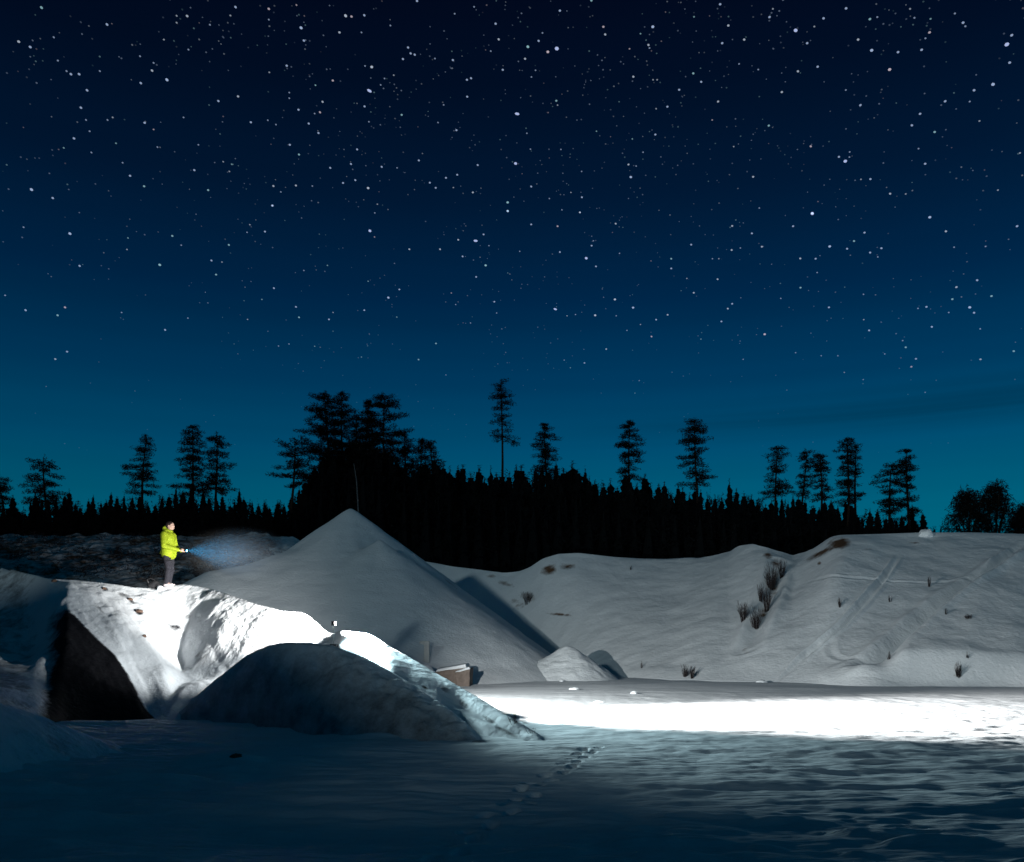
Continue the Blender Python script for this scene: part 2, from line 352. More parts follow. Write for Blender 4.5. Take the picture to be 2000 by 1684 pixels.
def H_drift(x, y, detail=True):
    # low wind drift at the near left; its toe points to the right
    x = np.asarray(x, float); y = np.asarray(y, float)
    p = P(x, y)
    Zc = np.interp(p, [-1600,-300,0,60,120,180,225,248,275,3400], [ZP(1290,10.5),ZP(1330,11.5),ZP(1372,12.6),ZP(1392,12.9),ZP(1416,13.1),ZP(1441,13.3),ZP(1459,13.5),ZP(1471,13.5),-.15,-.6])
    Yc = np.interp(p, [-1600,-300,0,120,250], [10.5,11.5,12.6,13.1,13.6])
    wf = np.interp(p, [-1600,-300,0,150,250], [2.6,2.2,1.5,.9,.25])
    d = np.where(y < Yc, (Yc-y)/wf, (y-Yc)/2.6)
    z = (Zc+.08)*(1-np.abs(d)**np.where(y < Yc, 1.3, 1.0))-.08
    z = np.where(d > 1, -.08-(d-1)*.5, z); z = np.maximum(z, -.5)
    if detail: z = z + .035*fbm(x*1.6, y*2.6, 4, 9)
    return z
CX, CY, CZ = (685-1000)/F*46, 46.0, ZP(990, 46)
def H_cone(x, y, detail=True):
    x = np.asarray(x, float); y = np.asarray(y, float)
    dx = x-CX; dy = y-CY; r = np.hypot(dx, dy)
    th = np.arctan2(dy, dx)
    wl = sst(.25, .85, -np.cos(th))
    right = CZ-r*.735*(1-.05*np.exp(-(r/1.2)**2))
    lr = [0,2.5,3.3,5.44,7.2,9,14,30]; lz = [0,1.80,2.45,3.27,3.66,4.7,7.5,12]
    left = CZ-np.interp(r, lr, lz)
    front = CZ-r*.68
    wr = sst(-.1, .6, np.cos(th))
    z = left*wl+(1-wl)*(right*wr+front*(1-wr))
    z = z - .06*np.exp(-(r/.3)**2)
    # second, lower heap leaning against the front of it
    sx, sy, sz = (742-1000)/F*42.5, 42.5, ZP(1052, 42.5)
    r2 = np.hypot((x-sx)*1.0, y-sy); z2 = sz-r2*.69-.06*np.exp(-(r2/.4)**2)
    k = .25; h = np.clip(.5+.5*(z2-z)/k, 0, 1); z = z*(1-h)+z2*h+k*h*(1-h)
    z = np.where(z < .6, .6-(.6-z)*.75, z)      # softened toe
    z = np.maximum(z, -1)
    if detail: z = z + sst(-.5,.8,z)*(.030*fbm(x*.9, y*.9, 4, 19)+.016*fbm(x*.5, z*2.4, 3, 29)*sst(.5, 2, r) + .05*gn(th*5, 0, 8)*sst(.5,5,r))
    return z
HX, HY = (1113-1000)/F*39, 39.0
def H_heap(x, y, detail=True):
    x = np.asarray(x, float); y = np.asarray(y, float)
    dx = (x-HX)/np.where(x > HX, 2.1, 2.9); dy = (y-HY)/2.6
    r = np.hypot(dx, dy)
    z = 1.55*(1-np.sqrt(r*r+.02))+.02
    z = z+.35*np.exp(-((x-HX+.15)/.35)**2-((y-HY)/.5)**2)*.3
    z = np.maximum(z, -.6)
    if detail: z = z + .05*fbm(x*1.8, y*1.8, 4, 39)*sst(-.1,.3,z)
    return z
def H_rear(x, y, detail=True):
    # added unseen rim behind the camera, height shaped to shade foreground and left bank
    x = np.asarray(x, float); y = np.asarray(y, float)
    h = REAR_H + .7*gn(x*.10, y*.05, 2) + 6.0*sst(-22.5, -26.5, x)
    return h*sst(-9, -19, y) - .3 + (.25*fbm(x*.3, y*.3, 3, 4) if detail else 0)
REAR_H = 5.9
def H_all(x, y):
    z = H_ground(x, y)
    for f in (H_hill, H_bank, H_mound, H_drift, H_cone, H_heap): z = np.maximum(z, f(x, y))
    return z

# ------------------------------------------------------------------ landform meshes
def pgrid(p0, p1, dp, ys):
    p = np.arange(p0, p1+dp, dp); Pm, Ym = np.meshgrid(p, ys); return (Pm-1000)/F*Ym, Ym
def nonuni(segs):
    r = []
    for a, b, s in segs: r += list(np.arange(a, b, s))
    return np.array(r+[segs[-1][1]])
gx = nonuni([(-1200,-200,100),(-200,-60,10),(-60,-14,1.0),(-14,-3.5,.07),(-3.5,3.5,.035),(3.5,14,.06),(14,60,1.0),(60,200,10),(200,1200,100)])
gy = nonuni([(-300,-60,40),(-60,0,4),(0,5,.5),(5,6.4,.1),(6.4,14.6,.035),(14.6,22,.06),(22,60,.35),(60,300,20),(300,1500,150)])
X, Y = np.meshgrid(gx, gy)
Z = H_ground(X, Y)
for (fx, fy, ux, uy) in prints:
    i0, i1 = np.searchsorted(gx, [fx-.5, fx+.5]); j0, j1 = np.searchsorted(gy, [fy-.5, fy+.5])
    a = X[j0:j1, i0:i1]-fx; b = Y[j0:j1, i0:i1]-fy
    u = a*ux+b*uy; v = -a*uy+b*ux
    e = (u/.11)**2+(v/.055)**2
    Z[j0:j1, i0:i1] += -.085*np.exp(-e**2) + .006*np.exp(-((np.sqrt(e)-1.5)/.35)**2)
tag(grid('ground', X, Y, Z, M_ground), 'wind-rippled snow on the pit floor with a line of footprints', 'ground', kind='structure')

def soil_dark_blobs(X, Y, Z, blobs):
    p = P(X, Y); q = PY(Y, Z); s = np.zeros(X.shape)
    for (bx, by, rx, ry, rot, amp) in blobs:
        c, sn = math.cos(math.radians(rot)), math.sin(math.radians(rot))
        u = (p-bx)*c+(q-by)*sn; v = -(p-bx)*sn+(q-by)*c
        s = np.maximum(s, amp*np.exp(-(u/rx)**2-(v/ry)**2))
    return s
def hill_rows(p0, p1, dp):
    p = np.concatenate([np.arange(p0, 400, 5), np.arange(400, 980, 3.0), np.arange(980, 2040, 1.7), np.arange(2040, p1, 6)])
    t = np.concatenate([np.linspace(-.25, 0, 8)[:-1], np.linspace(0, 1, 300), 1+np.array([.004,.01,.02,.04,.08,.2,.5,1,2,4,10])])
    Pm, T = np.meshgrid(p, t); Yb = yb_h(Pm); Yc = yc_h(Pm)
    Yd = np.where(T <= 1, Yb+(Yc-Yb)*T, Yc+(T-1)*40)
    return (Pm-1000)/F*Yd, Yd
X, Y = hill_rows(-1500, 3300, 4); Z = H_hill(X, Y)
S = soil_dark_blobs(X, Y, Z, [(1072,1113,20,12,-15,.75),(1108,1106,26,8,0,.60),(1640,1062,26,12,-8,.85),(1605,1080,46,7,-28,.70),(1500,1085,14,8,20,.62),(1515,1100,14,14,0,.55),
    (1512,1140,12,38,12,.62),(1490,1200,10,30,25,.55),(1455,1200,14,22,0,.48),(1092,1200,30,4,5,.68),(1030,1165,22,16,0,.55),(985,1140,30,7,10,.55),(1010,1180,22,16,10,.5),(960,1125,22,5,0,.55),
    (1893,1205,14,4,-30,.55),(1455,1270,12,12,-50,.42),(1350,1318,26,10,0,.5),(1080,1280,40,12,0,.40),(1600,1100,6,5,0,.6),(1690,1073,30,3,-3,.5),(1790,1060,22,3,0,.5),(1870,1320,16,6,0,.4)])
pp = P(X, Y)
S = np.maximum(S, (1-sst(500,640,pp))*(.54+.12*fbm(X*.3, Y*.25, 3, 6)))
tag(grid('hill', X, Y, Z, M_hill, S), 'snow-covered pit slope below the forest with tracks and bare scrub', 'hillside', kind='structure')

ys = nonuni([(6.0,14,.12),(14,25,.045),(25,46,.5)])
X, Y = pgrid(-1100, 1090, 3.2, ys); Z = H_bank(X, Y)
p = P(X, Y); q = PY(Y, Z)
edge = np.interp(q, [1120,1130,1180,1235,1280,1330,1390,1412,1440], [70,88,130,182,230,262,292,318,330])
S = .95*sst(3, -14, p-edge)*sst(60, 150, p+(q-1200)*.10)*sst(1150, 1215, q)*(1-sst(1395,1415,q)*0)  # shade of the pocket left of the spur, painted in as near-black colour
S = np.maximum(S, soil_dark_blobs(X, Y, Z, [(272,1196,9,6,20,.85),(255,1172,14,5,45,.62),(205,1150,8,5,0,.72),(105,1133,8,5,40,.62),(240,1162,22,6,20,.56),(282,1243,5,4,0,.72),(340,1230,34,24,20,.54),(365,1205,18,10,0,.5),(390,1285,22,26,20,.5),
    (300,1148,12,5,0,.55),(420,1160,40,6,12,.5),(195,1190,6,30,-40,.48),(990,1430,36,6,28,.62),(955,1405,22,7,30,.68),(905,1375,18,10,30,.60),(870,1345,14,8,30,.50),(830,1343,10,4,30,.75)]))  # earth by the stones, plus darker blobs in the hollow and on the tail
S = np.maximum(S, .42*(1-sst(40,110,p)))  # left end darkened in colour to stand for its shade
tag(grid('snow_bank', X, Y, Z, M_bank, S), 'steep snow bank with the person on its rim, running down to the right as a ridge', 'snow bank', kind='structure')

X, Y = pgrid(290, 975, 2.6, nonuni([(14.2,20.6,.04)])); Z = H_mound(X, Y)
p = P(X, Y); t = (Y-fA(p))/(yA(p)-fA(p)) + .12*fbm(X*.9, Y*1.4, 4, 88)
S = .52-.30*sst(.25, .80, t)*sst(440, 600, p)-.12*sst(.6,1,t) - .15*sst(620, 380, p)*sst(.2,.6,t)  # gravel mottling; shade painted into the lower front, glow into the top
tag(grid('snow_heap', X, Y, Z, M_mound, S), 'rounded gravel heap thinly covered in snow, front darkened as painted shade, in front of the lit bank', 'heap')

X, Y = pgrid(-700, 280, 3.5, nonuni([(8.0,11,.1),(11,16.5,.04)])); Z = H_drift(X, Y)
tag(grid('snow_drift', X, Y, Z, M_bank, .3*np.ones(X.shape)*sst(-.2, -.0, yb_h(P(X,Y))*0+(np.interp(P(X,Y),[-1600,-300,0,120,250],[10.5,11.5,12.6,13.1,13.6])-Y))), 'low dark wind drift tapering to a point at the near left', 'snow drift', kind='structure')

gx = np.arange(CX-18, CX+14, .13); gy = np.arange(30, 60, .13); X, Y = np.meshgrid(gx, gy); Z = H_cone(X, Y)
S = soil_dark_blobs(X, Y, Z, [(840,1100,16,3,38,.62),(880,1140,30,2.5,38,.5),(805,1070,10,3,38,.45)])  # thin darker streaks down the right edge
tag(grid('snow_heap', X, Y, Z, M_cone, S), 'tall pointed cone-shaped heap under smooth snow in front of the forest', 'heap')
gx = np.arange(HX-4, HX+3.4, .06); gy = np.arange(HY-3.4, HY+3.4, .06); X, Y = np.meshgrid(gx, gy); Z = H_heap(X, Y)
tag(grid('snow_heap', X, Y, Z, M_cone), 'small low snow heap at the foot of the far slope, right of the tall cone', 'heap')
gx = np.arange(-160, 120, 1.5); gy = np.concatenate([np.arange(-120,-22,4), np.arange(-22,-7,.5)]); X, Y = np.meshgrid(gx, gy); Z = H_rear(X, Y)
tag(grid('shade_rim', X, Y, Z, M_bank, .3*np.ones(X.shape)), kind='structure')  # out of view, added to cast shade over the foreground

# ------------------------------------------------------------------ stars
def build_stars():
    T = [(0,0,"162,30,3 73,163,3 118,184,3 210,146,2 418,96,3 690,62,2 731,63,3 690,89,2 900,61,2 920,28,3 640,155,2 736,194,2 547,220,2 600,246,2 594,276,3 550,325,3 652,312,4 340,353,3 316,421,3 260,278,2 277,290,3 309,290,3 390,278,2 226,237,2 1050,35,3 1050,77,2 1158,20,2 1176,109,4 1187,159,3 1120,257,3 1052,283,2 1350,62,4 1373,65,3 1423,60,3 1326,127,3 1412,127,2 1300,315,3 1232,333,2 1130,362,2 1130,384,2 1260,398,3 1166,429,3 1250,439,3 1229,444,2 1206,483,3 1244,520,3 1078,487,2 1046,470,2 980,478,3 853,395,3 930,377,3 1426,258,2 1452,262,4 1443,355,8 1594,186,3 1604,209,3 1620,214,3 1574,231,3 1538,294,2 1502,307,2 1487,332,2 1424,416,3 1441,476,2 1569,449,3 1132,566,3 1168,604,3 1395,584,3 1371,641,3 1491,652,3 1551,656,2 1636,627,3 1290,656,3 1340,715,3 1388,704,3 1438,735,4 1068,727,3 1156,725,3 1097,750,2 1065,803,3 1220,727,2 1679,714,3 1702,734,3 1742,695,3 1786,683,3 1771,733,2 1847,752,3 1983,791,4 1984,824,3 1866,645,3 1783,509,3 1769,235,3 1699,229,2 1824,312,3 1840,306,3 1936,93,3 1948,154,3 1964,273,3 1917,200,2 1629,4,3 1776,54,2 1852,27,2 1525,100,2 1825,378,3 1733,410,2 1711,479,2 123,741,4 206,774,3 508,687,3 563,728,3 479,636,2 759,665,3 813,743,3 905,642,2 896,670,2 872,632,2 775,566,2 565,480,3 600,506,2 289,541,3 249,578,2 357,596,2 440,459,2 420,469,2 615,575,2 453,560,2 336,469,2 350,513,2 1474,798,2 820,97,2 717,459,2"),
         (1000,0,"187,42,3 62,183,4 175,190,6 140,203,4 104,160,3 119,129,2 51,230,3 92,275,2 76,301,2 173,394,3 178,411,2 20,445,8 58,521,2 14,639,5 72,583,2 191,584,2 75,729,3 146,776,2 273,771,3 230,752,2 266,830,2 272,670,2 357,105,3 364,135,3 550,105,4 502,132,2 533,176,3 537,188,2 459,191,2 474,300,3 567,312,2 551,312,2 653,351,3 607,417,3 563,425,2 560,526,3 470,543,2 512,595,2 455,643,3 485,649,2 464,692,4 708,287,3 739,320,3 805,397,3 782,469,2 711,66,2 813,17,3 845,100,3 821,169,3 907,155,3 887,250,2 962,272,2 1019,35,2 1006,67,3 1217,72,3 1108,119,5 1153,169,3 1181,104,2 1117,279,3 1194,261,3 1054,360,3 1003,491,3 942,691,3 866,573,2 1167,572,3 1305,33,3 1352,155,3 1398,75,3 1427,67,2 1405,197,4 1508,204,3 1600,195,3 1631,127,3 1615,150,2 1635,74,2 1572,70,2 1475,272,4 1361,411,3 1304,352,2 1692,396,3 1805,353,3 1879,330,4 1594,445,3 1562,490,3 1651,516,3 1588,581,2 1614,640,3 1277,613,3 1302,630,5 1319,594,2 1318,614,2 1363,701,2 1400,700,3 1477,757,3 1538,758,2 1898,743,2 1984,598,2 1933,174,5 1952,138,3 1944,245,3 1771,103,2 1762,89,3 1730,53,2 1555,35,2 1173,833,4 1826,473,2 1788,397,2 310,2,3 330,513,2"),
         (0,400,"273,113,4 500,130,2 496,175,2 311,239,3 92,88,2 673,122,3 708,158,2 624,235,4 826,218,3 867,224,2 844,273,3 894,157,3 1035,105,3 976,78,2 965,108,2 1063,4,3 1445,102,5 1463,126,2 1983,25,4 1790,137,3 1858,141,8 1889,116,3 1910,160,2 1599,174,3 1719,174,3 1807,202,3 1897,237,4 1860,282,3 1279,237,2 1187,257,2 1070,326,3 1023,370,2 1156,399,3 1168,440,3 1301,421,2 1285,448,3 967,448,2 1438,299,2 1517,363,4 1560,331,3 1423,412,3 1550,439,2 1931,379,3 1780,390,2 1763,345,2 1940,423,2 1838,462,2 1703,542,3 1635,605,3 1742,665,2 1412,595,2 1088,552,2 1129,544,2 1229,553,2 100,412,3 20,354,2 254,401,3 225,432,3 475,421,2 645,489,3 262,574,3 216,603,3 734,443,2 180,710,1 1464,32,2 802,342,1"),
         (1000,400,"178,84,3 75,77,3 265,30,3 405,74,3 195,20,2 30,182,2 187,185,3 311,160,3 318,141,2 290,209,5 328,241,3 420,190,2 402,370,4 169,408,7 215,434,2 248,429,2 325,432,4 407,434,2 473,402,4 563,449,3 608,430,3 449,491,2 545,515,3 368,564,3 283,618,3 228,637,2 204,607,2 502,468,2 700,156,3 860,83,3 937,112,3 858,177,3 892,169,2 976,164,3 622,211,3 622,249,3 683,288,2 803,291,3 710,344,3 860,387,3 843,406,3 818,456,3 987,506,4 738,525,2 903,604,2 783,211,2 808,211,2 1173,35,5 1098,84,3 1241,163,4 1336,142,3 1309,172,3 1377,109,3 1399,187,3 1443,170,3 1429,204,2 1126,210,3 1186,211,3 1192,265,2 1127,324,3 1050,366,2 1238,401,3 1373,350,2 1395,491,3 1374,449,2 1108,578,2 1208,590,2 1273,590,2 1456,583,2 1526,531,2 1538,557,3 1578,602,3 1560,633,3 1372,683,2 1298,655,2 1632,49,4 1695,104,3 1727,166,2 1973,84,3 1817,295,3 1736,322,3 1720,369,3 1873,357,3 1788,401,4 1805,422,3 1706,421,2 1619,399,3 1586,405,2 1640,477,3 1829,485,2 1960,572,3 1830,604,3 1850,163,2 966,13,2 1614,733,2 497,687,2 480,736,2")]
    rnd = random.Random(7); S = []
    for ox, oy, txt in T:
        for s in txt.split():
            a, b, c = map(float, s.split(',')); S.append((ox+a/2, oy+b/2, c, .9))
    n = 0
    while n < 2100:
        px = rnd.uniform(-250, 2250); py = rnd.uniform(-220, 900)
        dens = .25+.75*math.exp(-((px-1050)/700)**2)
        dens *= max(0, 1-max(0, py-250)/700)
        if float(gn(px/130, py/130, 5))*.8+.45 < rnd.random() or rnd.random() > dens: continue
        S.append((px, py, rnd.choice([1.2,1.4,1.7,2.0]), rnd.uniform(.05, .42))); n += 1
    R = 3000.0; V = []; Fc = []; col = []
    for px, py, sz, br in S:
        d = Vector(((px-1000)/F, 1, (HOR-py)/F)).normalized()
        c = d*R+Vector((0, 0, EYE))
        up = Vector((0,0,1)); r = d.cross(up).normalized(); u = r.cross(d)
        if py > 650: br *= max(.35, 1-(py-650)/260)
        sx = (sz*.42+.34)*R/F/d.y; sy = sx*.78
        if sz >= 7: sx *= .95; sy *= .6
        hue = rnd.random()
        cc = (.55,.70,1.0) if hue < .55 else ((.66,.76,.90) if hue < .78 else ((.40,.72,.78) if hue < .96 else (.78,.66,.74)))
        if sz >= 5: cc = (.55,.65,1.0)
        k = {1:.5,2:.55,3:.8,4:1.0}.get(int(sz), 1.25)*br*.64
        b0 = len(V); ring = 6; tilt = rnd.uniform(-.5, .1)
        for j in range(ring):
            a = 2*math.pi*j/ring; xx = math.cos(a)*sx; yy = math.sin(a)*sy
            V.append(c+r*(xx*math.cos(tilt)-yy*math.sin(tilt))+u*(xx*math.sin(tilt)+yy*math.cos(tilt)))
        V.append(c-d*sy); V.append(c+d*sy)
        for j in range(ring):
            Fc.append((b0+j, b0+(j+1) % ring, b0+6)); Fc.append((b0+(j+1) % ring, b0+j, b0+7))
        col += [(cc[0]*k, cc[1]*k, cc[2]*k, 1)]*(ring+2)
    m = bpy.data.materials.new('starlight'); m.use_nodes = True; t = m.node_tree; t.nodes.clear()
    o = t.nodes.new('ShaderNodeOutputMaterial'); e = t.nodes.new('ShaderNodeEmission'); a = t.nodes.new('ShaderNodeAttribute'); a.attribute_name = 'shine'
    tr_ = t.nodes.new('ShaderNodeBsdfTransparent'); ad = t.nodes.new('ShaderNodeAddShader'); t.links.new(a.outputs['Color'], e.inputs[0]); e.inputs[1].default_value = .5
    t.links.new(e.outputs[0], ad.inputs[0]); t.links.new(tr_.outputs[0], ad.inputs[1]); t.links.new(ad.outputs[0], o.inputs[0]); m.cycles.emission_sampling = 'NONE'
    ob = from_arrays('stars', [tuple(v) for v in V], Fc, m)
    at = ob.data.color_attributes.new('shine', 'FLOAT_COLOR', 'POINT'); at.data.foreach_set('color', np.array(col, np.float32).ravel())
    tag(ob, 'countless small stars scattered over the dark blue night sky', 'stars', kind='stuff')
build_stars()

# ------------------------------------------------------------------ trees
class MB:
    def __init__(s): s.V = []; s.F = []
    def tube(s, pts, rad, n=5):
        b = len(s.V); fr = None
        for i, p in enumerate(pts):
            p = Vector(p); a = Vector(pts[max(0,i-1)]); c = Vector(pts[min(len(pts)-1,i+1)]); d = (c-a).normalized()
            r = d.cross(Vector((0,0,1)) if abs(d.z) < .95 else Vector((1,0,0))).normalized(); u = r.cross(d)
            for k in range(n):
                an = 2*math.pi*k/n; s.V.append(tuple(p+r*math.cos(an)*rad[i]+u*math.sin(an)*rad[i]))
        for i in range(len(pts)-1):
            for k in range(n):
                s.F.append((b+i*n+k, b+i*n+(k+1) % n, b+(i+1)*n+(k+1) % n, b+(i+1)*n+k))
        s.F.append(tuple(b+k for k in range(n))[::-1]); e = b+(len(pts)-1)*n; s.F.append(tuple(e+k for k in range(n)))
    def tuft(s, c, rx, rz, n, size, rnd):
        for _ in range(n):
            while True:
                a = Vector((rnd.uniform(-1,1), rnd.uniform(-1,1), rnd.uniform(-1,1)))
                if a.length < 1: break
            p = Vector((c[0]+a.x*rx, c[1]+a.y*rx, c[2]+a.z*rz)); b = len(s.V)
            d1 = Vector((rnd.uniform(-1,1), rnd.uniform(-1,1), rnd.uniform(-.5,.8))).normalized()*size*rnd.uniform(.6,1.4)
            d2 = Vector((rnd.uniform(-1,1), rnd.uniform(-1,1), rnd.uniform(-.6,.6))).normalized()*size*.45
            s.V += [tuple(p-d1*.5-d2*.4), tuple(p-d1*.5+d2*.4), tuple(p+d1)]; s.F.append((b, b+1, b+2))
    def build(s, name, mat, parent=None): return from_arrays(name, s.V, s.F, mat, parent)

def zat(x, y): return float(H_all(np.array([x]), np.array([y]))[0])
def pine(px, top, Yd, prof, seed, label, name='pine_tree', lean=0, branch_up=.1, dens=1.0, gap=.55, size=.2, trunkr=.14, cat='tree', group='tall pines above the forest', side=None):
    """prof: (photo row, half width in photo px) from top to the bottom of the crown"""
    rnd = random.Random(seed); x = (px-1000)/F*Yd; z0 = zat(x, Yd)-.2; s = Yd/F
    ztop = ZP(top, Yd)-z0
    root = empty(name, (x, Yd, z0)); tag(root, label, cat, group)
    tr = MB(); pts = []; rads = []
    for i in range(9):
        t = i/8; pts.append((lean*t*t+.12*math.sin(t*5+seed), .1*math.sin(t*4+seed*2), ztop*.985*t)); rads.append(trunkr*(1-t)**.8+.025)
    tr.tube(pts, rads, 7)
    cr = MB(); hs = [(ZP(r, Yd)-z0, w*s) for r, w in prof]
    H = [h for h, _ in hs][::-1]; W = [w_ for _, w_ in hs][::-1]
    h = hs[-1][0]
    while h < ztop-.12:
        wv = 1.12*float(np.interp(h, H, W))
        tx = lean*(h/ztop)**2+.12*math.sin(h/ztop*5+seed)
        nb = rnd.choice([3,4,4,5]); a0 = rnd.uniform(0, 6.28)
        for k in range(nb):
            a = a0+k*2*math.pi/nb+rnd.uniform(-.5,.5); ln = max(.18, wv*rnd.uniform(.62,1.12))
            if rnd.random() < .10: ln *= .5
            up = branch_up*rnd.uniform(-.3,1.5)
            ln *= 1+.32*float(gn(a*1.1+seed, h*.7, seed)); hb = min(h+rnd.uniform(-.28,.28), ztop-.1)
            e = Vector((math.cos(a)*ln, math.sin(a)*ln, up*ln-.10*ln)); b = Vector((tx, 0, hb)); mid = b+e*.5+Vector((0,0,-.05*ln))
            cr.tube([tuple(b), tuple(mid), tuple(b+e)], [.035,.025,.012], 3)
            nc = max(2, int(ln/.24))
            for j in range(nc):
                f = .15+.85*(j+.6)/nc; c = b+e*f+Vector((rnd.uniform(-.10,.10), rnd.uniform(-.10,.10), rnd.uniform(-.02,.10)))
                rx = .22+.27*(1-abs(f-.6))*min(1, ln)
                cr.tuft(c, rx, rx*.45, int(20*dens), size, rnd)
        h += gap*rnd.uniform(.55,1.25)*(.55+.45*min(1, wv/1.2))
    cr.tuft((lean, 0, ztop-.15), .16, .28, 26, size*.8, rnd)
    if side:
        for (sx_, srow, sw) in side:
            hz = ZP(srow, Yd)-z0; e = Vector(((sx_-px)*s, .2, hz)); b = Vector((0, 0, hz+.5))
            cr.tube([tuple(b), tuple((b+e)/2), tuple(e)], [.05,.04,.02], 4)
            for _ in range(7): cr.tuft(e+Vector((rnd.uniform(-.6,.6)*sw*s, rnd.uniform(-.4,.4)*sw*s, rnd.uniform(-.8,.8)*sw*s)), sw*s*.5, sw*s*.35, 22, size, rnd)
    tr.build('trunk', M_bark, root); cr.build('crown', M_needles, root)
    return root
def P_(top, bot, wmax, shape='cone'):
    n = 7; r = []
    for i in range(n):
        t = i/(n-1)
        if shape == 'cone': w_ = wmax*(.18+.82*t**.8)
        elif shape == 'flat': w_ = wmax*(.62+.38*math.sin(min(1,t*1.3)*math.pi*.6))
        elif shape == 'oval': w_ = wmax*(.30+.70*math.sin(min(1, .12+t*.95)*math.pi*.85))
        elif shape == 'slim': w_ = wmax*(.45+.55*math.sin(t*2.8))
        r.append((top+(bot-top)*t, w_))
    return r
TR = [
 (8,928,76,P_(928,1000,26,'oval'),'pine cut off by the left edge of the photo, crown above the forest'),
 (90,890,74,[(890,22),(903,32),(920,30),(940,38),(960,36),(985,44)],'flat-topped pine, first whole pine from the left edge'),
 (279,852,76,[(852,8),(866,22),(885,20),(905,26),(930,30),(960,34)],'pine with small tilted top, above and left of the standing person'),
 (381,832,76,[(832,8),(850,20),(880,26),(900,24),(930,28),(960,34)],'pointed left pine of the pair just right of the person'),
 (422,843,77,[(843,18),(855,22),(875,20),(900,26),(925,28),(960,32)],'broad-topped right pine of the pair just right of the person'),
 (568,861,72,[(861,20),(880,34),(905,38),(930,36),(950,22)],'round-crowned pine with open branches at the left end of the tall clump'),
 (642,764,74,[(764,6),(800,36),(830,44),(860,50),(900,54),(950,56)],'tall open pine, leftmost high top of the tall clump behind the cone heap'),
 (668,768,75,[(768,8),(800,26),(840,34),(880,44),(930,40),(960,40)],'tall narrow pine, second high top of the tall clump'),
 (712,780,76,[(780,5),(810,14),(850,22),(890,34),(940,44),(960,44)],'thin-topped pine in the middle of the tall clump'),
 (752,767,74,[(767,8),(790,28),(820,42),(850,54),(890,64),(950,66)],'tall dense pine, rightmost high top of the tall clump'),
 (817,858,78,[(858,6),(880,14),(910,20),(950,26)],'small pine leaning on the right side of the tall clump'),
 (849,862,78,[(862,6),(880,16),(905,20),(950,24)],'small pine standing just right of the tall clump'),
 (1066,828,78,[(828,5),(845,14),(865,26),(885,22),(905,32),(925,36)],'short layered pine right of the tallest bare-stemmed pine'),
 (1226,822,77,[(822,6),(840,18),(865,30),(885,22),(905,24),(935,22)],'layered pine in the middle of the skyline with a gap under its wide tier'),
 (1365,817,76,[(817,20),(835,20),(860,28),(885,26),(910,32),(945,36)],'flat-topped tall pine right of the middle of the skyline'),
 (1517,873,76,[(873,8),(890,20),(915,18),(940,24),(965,24)],'first pine of the four-pine row on the right of the skyline'),
 (1565,878,76,[(878,10),(895,14),(920,14),(945,16),(968,16)],'second pine, the narrowest, of the four-pine row on the right'),
 (1605,884,76,[(884,6),(905,18),(930,16),(950,20),(972,20)],'third pine, the shortest, of the four-pine row on the right'),
 (1654,855,75,[(855,10),(872,20),(895,16),(925,18),(950,22),(980,26)],'fourth and tallest pine of the four-pine row on the right'),
 (1733,908,73,[(908,16),(925,28),(950,26),(975,24),(1000,22)],'round-headed pine beside a pointed pine on the far right'),
 (1775,878,73,[(878,6),(900,16),(925,20),(950,14),(980,20),(1005,26)],'pointed pine beside a round-headed pine on the far right'),
]
for i, (px, top, Yd, prof, lab) in enumerate(TR):
    clump = px in (642, 668, 712, 752, 568)
    pine(px, top, Yd, prof, 100+i, lab, branch_up=.35 if clump else -.02, gap=.50 if clump else .52, dens=1.45, size=.18, lean=((i*37)%11-5)*.09)
for px, top, prof, lab in [(694,806,[(806,6),(830,20),(860,34),(900,40),(950,40)],'half-hidden pine between the two left tops and the middle of the tall clump'),
    (728,815,[(815,8),(840,24),(870,36),(910,44),(950,44)],'half-hidden pine between the middle and the right top of the tall clump'),
    (790,838,[(838,8),(855,22),(880,34),(910,38),(950,40)],'low broad pine on the right shoulder of the tall clump')]:
    pine(px, top, 77, prof, int(px), lab, branch_up=.3, dens=1.2, size=.17, gap=.45)
pine(979, 742, 78, [(742,10),(757,18),(775,25),(800,22),(825,20),(845,26),(858,22)], 55, 'tallest pine of the skyline with a long bare stem and a low side branch', side=[(1006,862,11)], gap=.55, size=.17, trunkr=.16)
# second stem next to the fourth pine
pine(1672, 872, 76, [(872,6),(885,10),(905,12),(930,8)], 77, 'slim bare-stemmed pine touching the tallest pine of the four-pine row', size=.17, dens=.8, gap=.8)
dt = empty('dead_tree', ((697-1000)/F*62, 62, zat((697-1000)/F*62, 62)-.3)); tag(dt, 'thin pale dead stem leaning left behind the tip of the cone heap', 'tree')
q = MB(); q.tube([(0.15,0,0),(.12,0,3.5),(-.02,0,6.0),(-.22,0,ZP(905,62)-dt.location.z)], [.07,.06,.045,.02], 7); q.build('trunk', simple('dead_wood', (.07,.075,.08), .9, .2, 5), dt)
for k in range(6):
    q = MB(); q.tube([(-.05,0,4.5+k*.45),(-.05+(.5 if k % 2 else -.5)*(1-k*.07),.1,4.75+k*.45)], [.018,.007], 4); q.build('branch', M_bark, dt)
